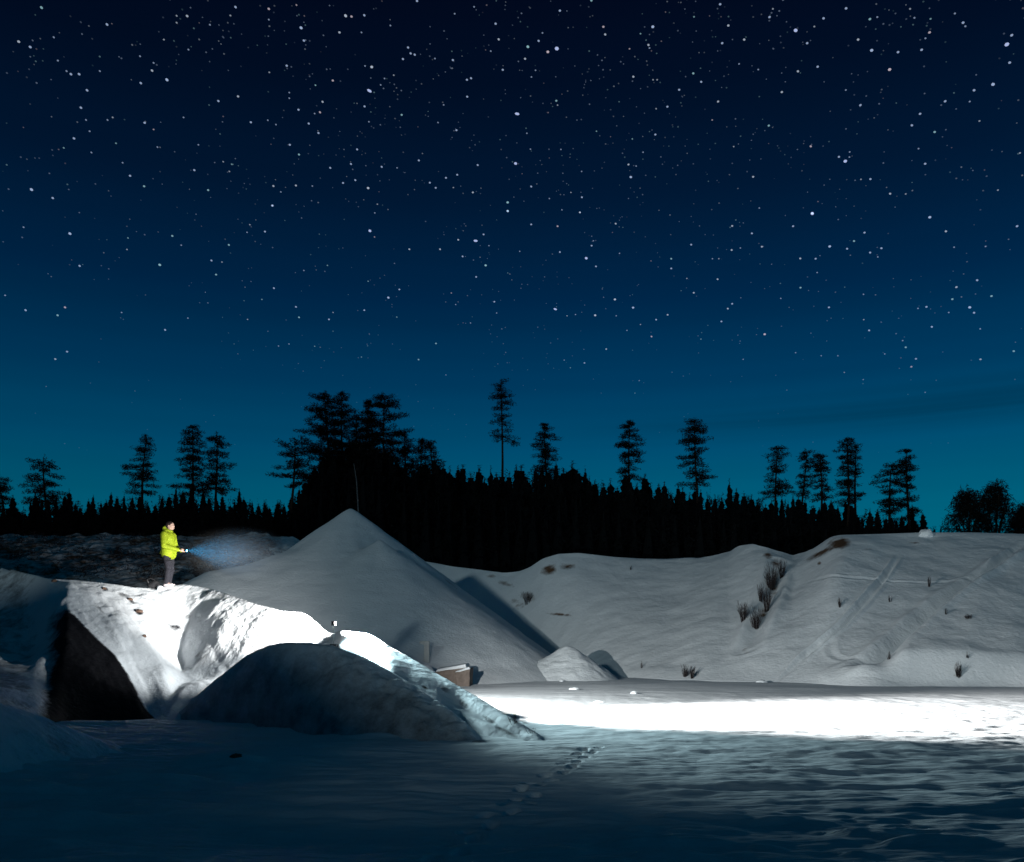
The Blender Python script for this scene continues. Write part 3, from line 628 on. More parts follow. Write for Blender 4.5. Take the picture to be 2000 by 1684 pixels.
# bushy trees on the right
def bushy(px, top, Yd, wpx, botrow, seed, label):
    rnd = random.Random(seed); x = (px-1000)/F*Yd; z0 = zat(x, Yd)-.2; s = Yd/F; H = ZP(top, Yd)-z0; W = wpx*s
    root = empty('bushy_tree', (x, Yd, z0)); tag(root, label, 'tree', 'bushy trees at the right end of the slope')
    tr = MB(); cr = MB()
    for k in range(7):
        a = k*.9; e = (math.cos(a)*W*.5, math.sin(a)*W*.5, H*rnd.uniform(.6,.9)); tr.tube([(0,0,0),(e[0]*.4,e[1]*.4,e[2]*.5),e], [.09,.05,.02], 5)
    for _ in range(420):
        a = rnd.uniform(0,6.28); t = rnd.random()**.7; h = H*(.06+.86*t); ww = W*(1.05-.75*t**2.2)*rnd.random()**.5
        c = (math.cos(a)*ww, math.sin(a)*ww, h*(1+.1*rnd.uniform(-1,1))); cr.tuft(c, .28, .3, 16, .2, rnd)
    for _ in range(26):
        a = rnd.uniform(0,6.28); t = rnd.uniform(.6,1); ww = W*(1.0-.7*t**2)*.9
        b = (math.cos(a)*ww*.7, math.sin(a)*ww*.7, H*t*.85); e = (b[0]*1.15, b[1]*1.15, H*t*1.02); cr.tube([b, e], [.03,.01], 3); cr.tuft(e, .1, .22, 12, .14, rnd)
    tr.build('trunk', M_bark, root); cr.build('crown', M_needles, root)
bushy(1890, 955, 60, 50, 1040, 1, 'left of the bushy round trees behind the right-hand slope crest')
bushy(1943, 944, 61, 50, 1040, 2, 'tallest, middle of the bushy round trees behind the right-hand slope crest')
bushy(2000, 985, 62, 34, 1040, 3, 'bushy tree cut off by the right edge of the photo')

SKY = np.array([(-1600,960),(0,984),(60,978),(110,968),(140,958),(165,975),(200,968),(240,958),(300,965),(335,945),(370,955),(440,965),(500,968),(540,975),(575,958),(598,930),(620,893),(640,872),(700,862),(760,868),(800,885),(840,903),(900,908),(930,905),(950,914),(1000,905),(1050,912),(1100,906),(1130,905),(1160,925),(1200,934),(1250,940),(1350,946),(1450,954),(1500,966),(1560,972),(1620,978),(1700,988),(1760,1003),(1805,1008),(1830,1026),(1850,1040),(3400,1045)], float)
def spruce_mesh(seed, core=False, tiers=16):
    rnd = random.Random(seed); cr = MB()
    for k in range(tiers):
        t = k/tiers; h = .14+.80*t; wv = .15*(1-t)**.85*rnd.uniform(.8,1.15)+.008
        for j in range(10):
            a = rnd.uniform(0, 6.28); ln = wv*rnd.uniform(.6,1.25); hh = h+rnd.uniform(-.02,.02); ca, sa = math.cos(a), math.sin(a); b = len(cr.V); ww = .012+.12*ln
            cr.V += [(-sa*ww, ca*ww, hh+.03), (sa*ww, -ca*ww, hh+.03), (ca*ln, sa*ln, hh-.22*ln), (ca*ln*.6, sa*ln*.6, hh-.05-.3*ln)]
            cr.F += [(b, b+1, b+2), (b, b+3, b+2), (b+1, b+3, b+2)]
            cr.tuft((ca*ln*.6, sa*ln*.6, hh-.1*ln), .012+.25*ln, .014, 6, .018, rnd)
    cr.tuft((0,0,.965), .006, .035, 12, .016, rnd)
    me = bpy.data.meshes.new('crown'); me.from_pydata(cr.V, [], cr.F); me.materials.append(M_spruce); return me
tm = MB(); tm.tube([(0,0,0),(0,0,.5),(0,0,.97)], [.013,.008,.002], 6)
trunk_me = bpy.data.meshes.new('trunk'); trunk_me.from_pydata(tm.V, [], tm.F); trunk_me.materials.append(M_bark)
cms = [spruce_mesh(200+i) for i in range(6)]
rnd = random.Random(11)
px = -60.0; k = 0
named = {}
while px < 1845:
    py = float(np.interp(px, SKY[:,0], SKY[:,1])) + rnd.uniform(-8, 18) + 12*float(gn(px/45, 0, 4))
    if rnd.random() < .12: py -= 14
    Yd = rnd.uniform(70, 82); x = (px-1000)/F*Yd; z0 = zat(x, Yd)-.3; Hh = ZP(py, Yd)-z0
    if Hh > 1.2:
        r = empty('spruce_tree', (x, Yd, z0), rnd.uniform(0, 6.28)); r.scale = (Hh*rnd.uniform(.9,2.0),)*2+(Hh,)
        tag(r, 'small dark spruce top in the even jagged row along the forest skyline', 'tree', 'small spruces along the forest skyline')
        c = bpy.data.objects.new('crown', cms[k % 6]); C.objects.link(c); c.parent = r
        c = bpy.data.objects.new('trunk', trunk_me); C.objects.link(c); c.parent = r
        k += 1
    px += rnd.uniform(8, 17)
# the dark mass of the wood below the skyline (and unseen trees added left of the frame and behind the camera for shade)
fm = MB()
def mass_tree(x, y, z0, H, rnd, n=46, sc=1.0):
    b = len(fm.V); R = H*.15+.5
    for j in range(6):
        a = 1.05*j; fm.V.append((x+math.cos(a)*R*.45, y+math.sin(a)*R*.45, z0+H*.04))
    fm.V.append((x, y, z0+H*.80))
    for j in range(6): fm.F.append((b+j, b+(j+1) % 6, b+6))
    for _ in range(n):
        t = rnd.random(); a = rnd.uniform(0,6.28); w_ = R*(1-t*.92)
        w_ *= rnd.uniform(.4,1.1); fm.tuft((x+math.cos(a)*w_, y+math.sin(a)*w_, z0+H*(.04+.94*t)), .34*sc*(1.1-t), .3*sc, 5, .5*sc*(1.15-t*.8), rnd)
rnd = random.Random(5)
for row, (Yr, dn) in enumerate([(67.5,.985),(72,.95),(77,.95),(83,.97),(90,.97),(98,.97)]):
    px = -500
    while px < 2500:
        Yd = Yr+rnd.uniform(-1.5,1.5); x = (px-1000)/F*Yd; z0 = zat(x, Yd)-.4
        py = float(np.interp(px, SKY[:,0], SKY[:,1]))+rnd.uniform(5, 24)+(14 if row == 0 else 0); Hh = ZP(py, Yd)-z0
        if Hh > .8: mass_tree(x, Yd, z0, Hh, rnd, 64 if row < 3 else 26)
        px += rnd.uniform(20, 34)
for _ in range(150):      # unseen wood added left of the frame to shade the scrubby field
    y = rnd.uniform(-6, 34); x = rnd.uniform(-72, -40)-max(0, y-18)*.9; mass_tree(x, y, 3.5, rnd.uniform(17, 23), rnd, 60, 2.2)
for _ in range(60):  # unseen low trees added on the rear rim, also for shade
    x = rnd.uniform(-70, 60); y = rnd.uniform(-48, -32); mass_tree(x, y, 4.6, rnd.uniform(1.0, 1.6), rnd, 40, 1.0)
tag(fm.build('forest', M_spruce), 'solid dark mass of conifer forest behind the snowy slopes, plus added shade trees out of view', 'forest', kind='stuff')

# ------------------------------------------------------------------ bare bushes and weeds
def bush(px, py, wpx, hpx, seed, label, n=26, fn=H_hill, y0=28, name='bare_bush', group=None, lean=0, thick=.010):
    x, y, z = ray(px, py, fn, y0, 75); s = y/F; W = wpx*s*.5; H = hpx*s; rnd = random.Random(seed)
    o = MB()
    for k in range(n):
        a = rnd.uniform(0, 6.28); r0 = W*.35*rnd.random(); r1 = W*rnd.uniform(.3,1.1); h = H*rnd.uniform(.45,1.05)
        b = Vector((math.cos(a)*r0, math.sin(a)*r0, -.15)); e = Vector((math.cos(a)*r1+lean*h, math.sin(a)*r1, h)); m = (b+e)/2+Vector((rnd.uniform(-.1,.1)*W, 0, H*.06))
        o.tube([tuple(b), tuple(m), tuple(e)], [thick, thick*.75, thick*.35], 3)
        for _ in range(3):
            t = rnd.uniform(.35,.95); q = b.lerp(e, t); f = q+Vector((rnd.uniform(-.35,.35)*W, rnd.uniform(-.35,.35)*W, rnd.uniform(.08,.3)*H)); o.tube([tuple(q), tuple(f)], [thick*.6, thick*.25], 3)
    ob = o.build(name, M_twig); ob.location = (x, y, z); tag(ob, label, 'bush', group); return ob
for i, a in enumerate([
  (1505,1150,34,48,'thickest bare bush, at the top of the gully on the far slope',60),(1527,1128,22,36,'bare bush right of the thickest one at the top of the gully',34),
  (1498,1195,22,50,'bare bush halfway down the gully on the far slope',44),(1476,1228,26,42,'lowest bare bush in the gully on the far slope',40),
  (1452,1212,26,38,'pale thin bare bush left of the gully bushes',44),(1486,1175,16,36,'narrow bare bush on the left flank of the gully',24),
  (1640,1186,9,20,'small twiggy bush beside the upper sled track',14),(1815,1146,9,22,'small twiggy bush high on the right slope',14),
  (1738,1176,8,14,'tiny twig tuft right of the upper sled track',10),(1847,1200,8,12,'tiny twig tuft in the middle of the right slope',10),(1736,1288,8,16,'tiny twig tuft on the right slope near the curved track',10),
  (1872,1322,16,28,'thin bush at the foot of the right slope',26),(1338,1322,16,24,'left thin bush at the foot of the bowl',24),(1352,1325,14,24,'right thin bush at the foot of the bowl',24),
  (1890,1285,8,12,'tiny twig tuft low on the far right slope',8),(1893,1208,18,10,'dark twigs beside the broad track on the right slope',20),
  (1030,1178,26,22,'thin bush on the slope just right of the tall cone',26),(1232,1113,6,12,'tiny twig under the middle crest',6),(1253,1305,6,14,'tiny twig right of the dark shadow of the small heap',6)]):
    bush(*a[:4], 300+i, a[4], a[5], group=None)
bush(1008, 1412, 26, 16, 400, 'thin dry weeds on the lit end of the ridge', 12, H_bank, 14, 'dry_weeds', thick=.006, lean=-.5)
bush(1040, 1432, 20, 10, 401, 'lowest dry weeds at the very tip of the ridge', 8, H_bank, 14, 'dry_weeds', thick=.005, lean=-.5)
# scrub on the left field
o = MB(); rnd = random.Random(9)
for _ in range(420):
    px = rnd.uniform(-150, 560); yv = rnd.uniform(45, 63); x = (px-1000)/F*yv; z = zat(x, yv)
    if rnd.random() > .5+.9*float(gn(x*.25, yv*.25, 8)): continue
    o.tuft((x, yv, z+.25), rnd.uniform(.25,.6), rnd.uniform(.15,.4), 26, .16, rnd)
tag(o.build('scrub', M_twig), 'low dark scrub on the dim snowy field left of the cone', 'scrub', kind='stuff')

# ------------------------------------------------------------------ stones, slab, post
def rock(name, loc, size, seed, mat, label, cat='stone', group=None, cap=None):
    bm = bmesh.new(); bmesh.ops.create_icosphere(bm, subdivisions=3, radius=1)
    for v in bm.verts:
        c = v.co.copy(); f = 1+.28*float(gn(c.x*1.3+seed, c.y*1.3+c.z, seed))+.12*float(gn(c.x*3+seed, c.z*3+c.y*2, seed+1))
        v.co = Vector((c.x*size[0]*f, c.y*size[1]*f, max(-.45, c.z)*size[2]*f))
    me = bpy.data.meshes.new(name); bm.to_mesh(me); bm.free(); me.polygons.foreach_set('use_smooth', [True]*len(me.polygons))
    ob = link(name, me, mat); ob.location = loc; tag(ob, label, cat, group)
    return ob
M_snowlump = snow_mat('snow_lump', 3, 14, .03, .01)
M_stone = simple('brown_stone', (.12,.075,.055), .85, .4, 9, .4)
M_conc = simple('concrete', (.42,.43,.42), .85, .2, 7, .3)
M_brick = simple('broken_clay', (.17,.135,.115), .85, .45, 6, .5)
def hz(px, py, fn, y0=10): return ray(px, py, fn, y0, 120)
for i, (px, py, fn, y0, sz, lab) in enumerate([
   (1808,1046,H_hill,28,(.40,.35,.34),'rounded snow-covered lump on the crest of the right-hand slope'),
   (1488,1333,H_ground,20,(.22,.18,.10),'small snow clod where the sled track meets the pit floor'),
   (1121,1347,H_ground,20,(.17,.12,.08),'snow clod on the pit floor below the small heap'),
   (1238,1355,H_ground,20,(.12,.1,.08),'snow clod on the pit floor right of the small heap'),
   (1012,1321,H_ground,25,(.16,.12,.09),'snow clod on the floor just left of the small heap'),
   (1097,1331,H_ground,25,(.10,.1,.07),'tiny snow clod in front of the small heap'),
   (930,1330,H_ground,20,(.30,.2,.12),'snow lump on the floor in front of the brown slab'),
   (1170,1372,H_ground,18,(.16,.12,.05),'flat snow clod at the upper rim of the bright beam')]):
    x, y, z = hz(px, py, fn, y0); rock('snow_lump', (x, y, z), sz, 30+i, M_snowlump, lab, 'snow lump')
for i, (px, py, sz, lab) in enumerate([(272,1196,(.10,.08,.06),'largest brown stone sticking out of the upper bank'),(254,1172,(.07,.06,.05),'brown stone above the largest one on the bank'),
   (203,1151,(.06,.05,.05),'reddish stone at the rim of the bank left of the person'),(282,1244,(.05,.05,.05),'dark pebble low on the lit face of the bank'),(106,1136,(.07,.06,.05),'stone at the left tip of the lit rim')]):
    x, y, z = hz(px, py, H_bank, 14); rock('stone', (x, y, z), sz, 60+i, M_stone, lab, 'stone')
x, y, z = hz(462, 1478, H_ground, 5); rock('stone', (x, y, z-.02), (.09,.07,.045), 71, M_stone, 'lone dark stone on the blue snow in front of the rounded heap', 'stone')

def box_mesh(name, pts8, mat, parent, bev=.02, sub=0):
    bm = bmesh.new(); vs = [bm.verts.new(p) for p in pts8]
    for f in [(0,3,2,1),(4,5,6,7),(0,1,5,4),(1,2,6,5),(2,3,7,6),(3,0,4,7)]: bm.faces.new([vs[i] for i in f])
    bmesh.ops.bevel(bm, geom=list(bm.edges), offset=bev, segments=2, affect='EDGES', profile=.6)
    if sub:
        bmesh.ops.subdivide_edges(bm, edges=list(bm.edges), cuts=sub, use_grid_fill=True)
        for v in bm.verts:
            n = gn(v.co.x*7, v.co.y*7+v.co.z*5, 5); v.co += Vector((.02*float(n), .02*float(gn(v.co.x*9, v.co.z*9, 6)), .02*float(gn(v.co.y*9, v.co.x*9, 7))))
    bmesh.ops.recalc_face_normals(bm, faces=list(bm.faces))
    me = bpy.data.meshes.new(name); bm.to_mesh(me); bm.free(); return link(name, me, mat, parent)
# broken slab, tilted, wedge-shaped, snow on top: photo x 852..922, rows 1298..1326
ys_ = 33.0; s = ys_/F; x0 = (852-1000)*s; zf = max(zat(-3.5, ys_), ZP(1335, ys_))
slab = empty('broken_slab', (x0, ys_, 0)); tag(slab, 'broken brown masonry slab capped with snow beyond the ridge', 'slab')
zt = lambda r: ZP(r, ys_)
box_mesh('slab_block', [(.0,0,zt(1340)),(1.10,-.1,zt(1342)),(1.15,.9,zt(1342)),(.1,.9,zt(1340)),(-.05,.05,zt(1312)),(1.12,-.02,zt(1304)),(1.2,.9,zt(1302)),(0,.9,zt(1310))], M_brick, slab, .03, 3)
box_mesh('slab_block', [(.78,-.28,zt(1340)),(1.25,-.3,zt(1342)),(1.33,.5,zt(1342)),(.8,.3,zt(1340)),(.70,-.26,zt(1313)),(1.27,-.25,zt(1306)),(1.36,.5,zt(1304)),(.75,.3,zt(1312))], M_brick, slab, .03, 3)
box_mesh('snow_cap', [(-.04,.0,zt(1312.5)),(1.14,-.06,zt(1304.5)),(1.22,.92,zt(1302)),(0,.92,zt(1310.5)),(.02,.06,zt(1308)),(1.10,-.02,zt(1297)),(1.16,.86,zt(1296)),(.06,.86,zt(1305))], M_snowlump, slab, .035, 2)
box_mesh('snow_cap', [(.72,-.30,zt(1313.5)),(1.28,-.29,zt(1306.5)),(1.30,-.09,zt(1304)),(.75,-.09,zt(1312)),(.76,-.26,zt(1311)),(1.24,-.26,zt(1302)),(1.24,-.09,zt(1302)),(.78,-.09,zt(1309.5))], M_snowlump, slab, .02, 2)
# bent post: photo x 820..838, rows 1252..1290
x, y, z = ray(831, 1290, lambda a, b: np.maximum(H_cone(a, b), H_ground(a, b)), 26, 46)
s = y/F; post = empty('bent_post', (x, y, z)); tag(post, 'pale upright post with its top bent to the left, beyond the ridge', 'post')
h = ZP(1252, y)-z
box_mesh('post_shaft', [(-.07,-.10,-.3),(.17,-.10,-.3),(.17,.12,-.3),(-.07,.12,-.3),(-.05,-.10,h),(.15,-.10,h),(.15,.12,h),(-.05,.12,h)], M_conc, post, .03)
box_mesh('post_arm', [(-.25,-.08,h-.08),(-.055,-.08,h-.15),(-.055,.10,h-.15),(-.25,.10,h-.08),(-.22,-.08,h-.005),(-.055,-.08,h-.004),(-.055,.10,h-.004),(-.22,.10,h-.005)], M_conc, post, .02)
x, y, z = ray(815, 1300, lambda a, b: np.maximum(H_cone(a, b), H_ground(a, b)), 24, 46)
rock('snow_lump', (x, y-1.6, .35), (.85,.5,.55), 91, M_snowlump, 'long hump of snow beyond the ridge, in front of the bent post', 'snow lump')

# ------------------------------------------------------------------ person
M_skin = simple('skin', (.55,.36,.28), .55, .08, 20)
M_jacket = simple('yellow_jacket_cloth', (.27,.34,.010), .75, .30, 9, .5)
M_trous = simple('dark_trouser_cloth', (.018,.018,.024), .9, .35, 10, .5)
M_boot = simple('pale_boot_leather', (.55,.48,.48), .6, .15, 14)
M_hair = simple('dark_hair', (.03,.018,.016), .6, .3, 40, .3)
M_black = simple('black_plastic', (.02,.02,.022), .4, .2, 10)
M_eye = simple('eye', (.02,.015,.012), .2, .1, 10)
def blob_mesh(name, parts, mat, parent, voxel=.012, smooth=4):
    bm = bmesh.new()
    for pt in parts:
        if pt[0] == 's':
            _, c, r = pt; r = r if isinstance(r, tuple) else (r,)*3
            q = bmesh.ops.create_icosphere(bm, subdivisions=3, radius=1, matrix=Matrix.Translation(c) @ Matrix.Diagonal((*r, 1)))
        else:
            _, a, b, ra, rb = pt[:5]; a = Vector(a); b = Vector(b); d = b-a
            M = Matrix.Translation((a+b)/2) @ d.to_track_quat('Z', 'Y').to_matrix().to_4x4()
            bmesh.ops.create_cone(bm, cap_ends=True, segments=16, radius1=ra, radius2=rb, depth=d.length, matrix=M)
            for c, r in ((a, ra), (b, rb)): bmesh.ops.create_icosphere(bm, subdivisions=2, radius=r, matrix=Matrix.Translation(c))
    me = bpy.data.meshes.new(name); bm.to_mesh(me); bm.free()
    tmp = bpy.data.objects.new('tmp', me); C.objects.link(tmp)
    md = tmp.modifiers.new('r', 'REMESH'); md.mode = 'VOXEL'; md.voxel_size = voxel; md.use_smooth_shade = True
    ms = tmp.modifiers.new('s', 'SMOOTH'); ms.iterations = smooth; ms.factor = .5
    dg = bpy.context.evaluated_depsgraph_get(); me2 = bpy.data.meshes.new_from_object(tmp.evaluated_get(dg)); me2.name = name
    bpy.data.objects.remove(tmp); me2.polygons.foreach_set('use_smooth', [True]*len(me2.polygons))
    return link(name, me2, mat, parent)
PX, PYd = (329-1000)/F*24.4, 24.4
pz = zat(PX, PYd)
person = empty('person', (PX, PYd, pz-.02), math.radians(-10)); person.scale = (1.08,1.08,1.0); tag(person, 'person in bright yellow hooded jacket and dark trousers standing on the bank rim', 'person')
# local axes: +x ahead (to the photo's right), -y towards the camera
ft = {-1: (.06,-.12), 1: (-.04,.12)}
hand = {-1: (.335,-.055,.99), 1: (.330,.075,.985)}
elb = {-1: (.04,-.27,1.10), 1: (.03,.27,1.10)}
sho = {-1: (.0,-.19,1.43), 1: (.0,.19,1.43)}
hip = {-1: (-.01,-.095,.92), 1: (-.01,.095,.92)}
kne = {-1: (.07,-.115,.50), 1: (-.0,.115,.50)}
ank = {-1: (.02,-.12,.09), 1: (-.07,.12,.09)}
B = [('s',(.0,0,1.30),(.11,.16,.20)),('s',(0,0,1.0),(.11,.15,.14)),('c',(0,0,1.0),(0,0,1.3),.11,.11),('c',(.0,0,1.44),(.035,0,1.56),.058,.052),
     ('s',(.055,0,1.675),(.098,.076,.118)),('s',(.085,0,1.62),(.07,.055,.065)),('s',(.152,0,1.655),(.022,.014,.022)),('s',(.142,0,1.61),(.018,.025,.010)),
     ('s',(.045,-.078,1.665),(.018,.012,.030)),('s',(.045,.078,1.665),(.018,.012,.030))]
for sd_ in (-1, 1):
    B += [('c',sho[sd_],elb[sd_],.048,.038),('c',elb[sd_],hand[sd_],.036,.026),('c',hip[sd_],kne[sd_],.075,.052),('c',kne[sd_],ank[sd_],.050,.036),
          ('c',ank[sd_],(ank[sd_][0]+.14,ank[sd_][1],.05),.038,.03)]
    hx, hy, hz_ = hand[sd_]; sg = -sd_                                        # palm and five fingers closed round the torch
    B += [('c',(hx,hy,hz_),(hx+.06,hy+sg*.008,hz_-.004),.026,.028)]
    for f in range(4):
        ln = (.030,.034,.032,.026)[f]; zz = hz_+.026-.017*f
        B += [('c',(hx+.065,hy,zz),(hx+.065+ln,hy+sg*.012,zz),.0085,.008),('c',(hx+.065+ln,hy+sg*.012,zz),(hx+.062+ln*.8,hy+sg*.042,zz-.004),.008,.0075),('c',(hx+.062+ln*.8,hy+sg*.042,zz-.004),(hx+.055,hy+sg*.048,zz-.006),.0075,.007)]
    B += [('c',(hx+.02,hy+sg*.01,hz_+.02),(hx+.055,hy+sg*.03,hz_+.045),.011,.009),('c',(hx+.055,hy+sg*.03,hz_+.045),(hx+.085,hy+sg*.032,hz_+.042),.009,.008)]
body = blob_mesh('body', B, M_skin, person, .0065, 2)
hair = blob_mesh('hair', [('s',(.035,0,1.71),(.102,.084,.098)),('s',(-.005,0,1.66),(.070,.078,.09))], M_hair, person, .01, 3)
for sg in (-1, 1):
    e = blob_mesh('eye', [('s',(.139,sg*.030,1.682),.011)], M_eye, person, .003, 0)
J = [('s',(.0,0,1.33),(.155,.215,.21)),('s',(.01,0,1.08),(.165,.205,.17)),('c',(0,0,1.3),(.01,0,1.0),.16,.165),('c',(.01,-.04,1.02),(.01,-.05,.90),.175,.165),('c',(.01,.04,1.02),(.01,.05,.90),.175,.165),('s',(-.05,0,.93),(.15,.19,.10)),
     ('s',(-.03,0,1.53),(.115,.125,.075)),('s',(-.075,0,1.60),(.075,.105,.085)),('s',(.045,0,1.53),(.075,.085,.04))]
for sd_ in (-1, 1):
    w_ = Vector(hand[sd_]).lerp(Vector(elb[sd_]), .10)
    J += [('c',sho[sd_],elb[sd_],.092,.074),('c',elb[sd_],tuple(w_),.074,.050),('s',tuple(Vector(sho[sd_])+Vector((0,0,-.02))),(.10,.09,.09)),
          ('s',tuple(Vector(sho[sd_]).lerp(Vector(elb[sd_]),.6)),(.092,.085,.05)),('s',tuple(Vector(elb[sd_]).lerp(w_,.45)),(.05,.07,.07))]
jacket = blob_mesh('jacket', J, M_jacket, person, .014, 3)
T_ = [('s',(0,0,.93),(.14,.165,.12))]
for sd_ in (-1, 1):
    k = Vector(kne[sd_]); a = Vector(ank[sd_])
    T_ += [('c',hip[sd_],tuple(k),.105,.080),('c',tuple(k),tuple(a),.080,.068),('s',tuple(k+Vector((.01,0,-.05))),(.088,.085,.05)),('s',tuple(a+Vector((.0,0,.06))),(.080,.078,.04)),('s',tuple(k+Vector((0,0,.18))),(.100,.092,.05))]
trous = blob_mesh('trousers', T_, M_trous, person, .014, 3)
for sd_ in (-1, 1):
    a = Vector(ank[sd_])
    blob_mesh('boot', [('c',(a.x-.01,a.y,.10),(a.x,a.y,.05),.062,.055),('c',(a.x-.03,a.y,.045),(a.x+.15,a.y,.04),.052,.046),('s',(a.x+.06,a.y,.02),(.14,.055,.028))], M_boot, person, .01, 2)
# torch held in both hands
tx, tz = .425, .985
rot = Matrix.Rotation(math.radians(-10), 4, 'Z'); base = Vector((PX, PYd, pz-.02))
torch_w = base+(rot @ Vector((tx, .01, tz)))
torch = empty('torch', tuple(torch_w), math.radians(-10)); tag(torch, 'small hand torch with glowing blue lens held at the waist', 'torch')
def lathe(name, prof, mat, parent, n=20, axis='x'):
    V = []; Fc = []
    for (a, r) in prof:
        for k in range(n):
            t = 2*math.pi*k/n; V.append((a, math.cos(t)*r, math.sin(t)*r) if axis == 'x' else (math.cos(t)*r, math.sin(t)*r, a))
    for i in range(len(prof)-1):
        for k in range(n): Fc.append((i*n+k, i*n+(k+1) % n, (i+1)*n+(k+1) % n, (i+1)*n+k))
    Fc.append(tuple(range(n))); Fc.append(tuple(range((len(prof)-1)*n, len(prof)*n))[::-1])
    ob = from_arrays(name, V, Fc, mat, parent, True); 
    bm = bmesh.new(); bm.from_mesh(ob.data); bmesh.ops.recalc_face_normals(bm, faces=list(bm.faces)); bm.to_mesh(ob.data); bm.free(); return ob
lathe('torch_barrel', [(-.06,.012),(-.055,.017),(.055,.017),(.07,.026),(.105,.032),(.112,.030)], M_black, torch)
def emis(name, col, st):
    m = bpy.data.materials.new(name); m.use_nodes = True; b = m.node_tree.nodes['Principled BSDF']
    b.inputs['Base Color'].default_value = (.6,.6,.6,1); b.inputs['Emission Color'].default_value = (*col, 1); b.inputs['Emission Strength'].default_value = st; return m
lathe('lens', [(.1125,.006),(.115,.029),(.119,.029),(.126,.012)], emis('blue_glow', (.08,.55,1.0), 14), torch)
def lamp(name, kind, loc, energy, col, parent=None, aim=None, size=None, blend=.3, rad=.02):
    d = bpy.data.lights.new(name, kind); o = bpy.data.objects.new(name, d); C.objects.link(o); o.location = loc
    d.energy = energy; d.color = col; d.shadow_soft_size = rad
    if kind == 'SPOT': d.spot_size = math.radians(size); d.spot_blend = blend
    if aim is not None: o.rotation_euler = (Vector(aim)-Vector(loc)).to_track_quat('-Z', 'Y').to_euler()
    return o
fw = rot @ Vector((1, 0, 0)); tip = torch_w+fw*.14
lamp('torch_beam', 'SPOT', tip, 260, (.05,.48,1.0), aim=tuple(tip+Vector((1,.25,-.02))), size=80, blend=.9, rad=.03)

# backpack behind the person
x, y, z = (300-1000)/F*24.3, 24.3, 0; z = zat(x, y)
bp = empty('backpack', (x, y, z-.03), .3); tag(bp, 'small black backpack lying on the rim behind the person', 'backpack')
blob_mesh('bag_body', [('s',(0,0,.10),(.17,.12,.11)),('s',(.04,-.02,.14),(.12,.10,.10)),('s',(.10,-.09,.08),(.07,.05,.06))], M_black, bp, .012, 3)
st = MB(); st.tube([(-.12,-.05,.14),(-.16,-.09,.24),(-.06,-.1,.28),(.04,-.06,.23)], [.012]*4, 6); st.build('strap', M_black, bp)
x, y, z = (313-1000)/F*24.2, 24.2, 0; z = zat(x, y)
rock('snow_lump', (x, y, z+.03), (.09,.08,.09), 95, M_snowlump, 'white snow lump between the backpack and the boots of the person', 'snow lump')

# ------------------------------------------------------------------ work lamp behind the rounded heap
lx, ly = (654-1000)/F*19.6, 19.6; lz = ZP(1218, ly); gz = zat(lx, ly)
wl = empty('work_lamp', (lx, ly, gz)); tag(wl, 'small work lamp on a thin stand in the blinding white patch behind the rounded heap', 'lamp')
hh = lz-gz
M_lens = emis('white_glow', (1,.98,.95), 25)
box_mesh('lamp_housing', [(-.07,-.05,hh-.05),(.0,-.05,hh-.05),(.0,.05,hh-.05),(-.07,.05,hh-.05),(-.07,-.07,hh+.05),(.0,-.07,hh+.05),(.0,.07,hh+.05),(-.07,.07,hh+.05)], M_black, wl, .012)
box_mesh('lens', [(.003,-.045,hh-.04),(.02,-.045,hh-.04),(.02,.045,hh-.04),(.003,.045,hh-.04),(.003,-.06,hh+.04),(.02,-.06,hh+.04),(.02,.06,hh+.04),(.003,.06,hh+.04)], M_lens, wl, .004)
box_mesh('battery', [(-.10,-.07,-.03),(.06,-.07,-.03),(.06,.07,-.03),(-.10,.07,-.03),(-.10,-.07,.11),(.06,-.07,.11),(.06,.07,.11),(-.10,.07,.11)], M_black, wl, .015)
st = MB(); st.tube([(-.035,0,.1),(-.035,0,hh-.055)], [.010,.010], 8); st.build('stand', M_conc, wl)
src = Vector((lx+.05, ly+.03, lz+.0))  # extra spots added at the lamp, each aimed to brighten one area
lamp('extra_spot_wide', 'SPOT', Vector((lx-.02, ly+.02, lz+.09)), 10000, (1,.98,.95), aim=(-7.0, 23.5, 2.1), size=62, blend=1.0, rad=.08)
lamp('extra_spot_fill', 'SPOT', Vector((lx-.02, ly+.02, lz+.09)), 1500, (.95,.99,1), aim=(-8.4, 22.0, 1.1), size=66, blend=.7, rad=.08)
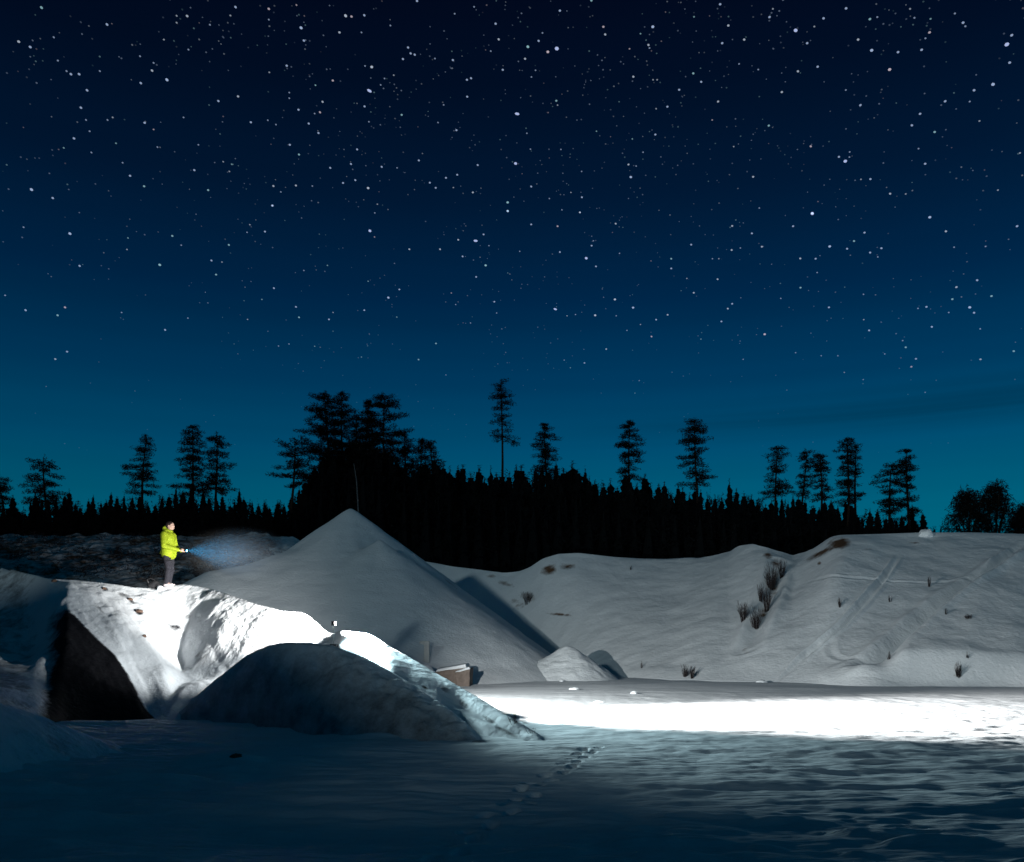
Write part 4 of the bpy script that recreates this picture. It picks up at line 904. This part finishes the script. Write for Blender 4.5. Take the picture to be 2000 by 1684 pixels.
lamp('extra_spot_back', 'SPOT', Vector((lx+.0, ly+.05, lz+.09)), 11500, (.97,1,.98), aim=(13.4, 36, .5), size=96, blend=.8, rad=.05)
lamp('lamp_beam', 'SPOT', src, 105000, (1,.99,.97), aim=(8.0, 20.0, .1), size=60, blend=1.0, rad=.15)
lamp('extra_spot_near', 'SPOT', src, 5600, (.66,.94,1), aim=(6.0, 13.0, .0), size=64, blend=1, rad=.6)

# breath mist lit by the torch
def mist(name, loc, rad, dens, label, col=(1,1,1)):
    bm = bmesh.new(); bmesh.ops.create_icosphere(bm, subdivisions=4, radius=1); me = bpy.data.meshes.new(name); bm.to_mesh(me); bm.free()
    m = bpy.data.materials.new(name); m.use_nodes = True; t = m.node_tree; t.nodes.clear(); n = t.nodes.new; l = t.links.new
    o = n('ShaderNodeOutputMaterial'); v = n('ShaderNodeVolumePrincipled'); l(v.outputs[0], o.inputs['Volume']); v.inputs['Color'].default_value = (*col, 1); v.inputs['Anisotropy'].default_value = .1
    g = n('ShaderNodeTexCoord'); gr = n('ShaderNodeTexGradient'); gr.gradient_type = 'SPHERICAL'; l(g.outputs['Object'], gr.inputs[0])
    nn = n('ShaderNodeTexNoise'); nn.inputs['Scale'].default_value = 1.3; nn.inputs['Detail'].default_value = 3; l(g.outputs['Object'], nn.inputs[0])
    nm_ = n('ShaderNodeMapRange'); nm_.inputs[3].default_value = .35; nm_.inputs[4].default_value = .75; l(nn.outputs[0], nm_.inputs[0])
    a = n('ShaderNodeMath'); a.operation = 'POWER'; l(gr.outputs[0], a.inputs[0]); a.inputs[1].default_value = 1.4
    b = n('ShaderNodeMath'); b.operation = 'MULTIPLY'; l(a.outputs[0], b.inputs[0]); l(nm_.outputs[0], b.inputs[1])
    c = n('ShaderNodeMath'); c.operation = 'MULTIPLY'; l(b.outputs[0], c.inputs[0]); c.inputs[1].default_value = dens; l(c.outputs[0], v.inputs['Density'])
    ob = link(name, me, m); ob.location = loc; ob.scale = rad; tag(ob, label, 'mist', kind='stuff'); return ob
mist('mist', (PX+1.75, PYd+.35, pz+.88), (1.75,.9,.85), .40, 'blue-lit mist floating in the torch beam in front of the person')
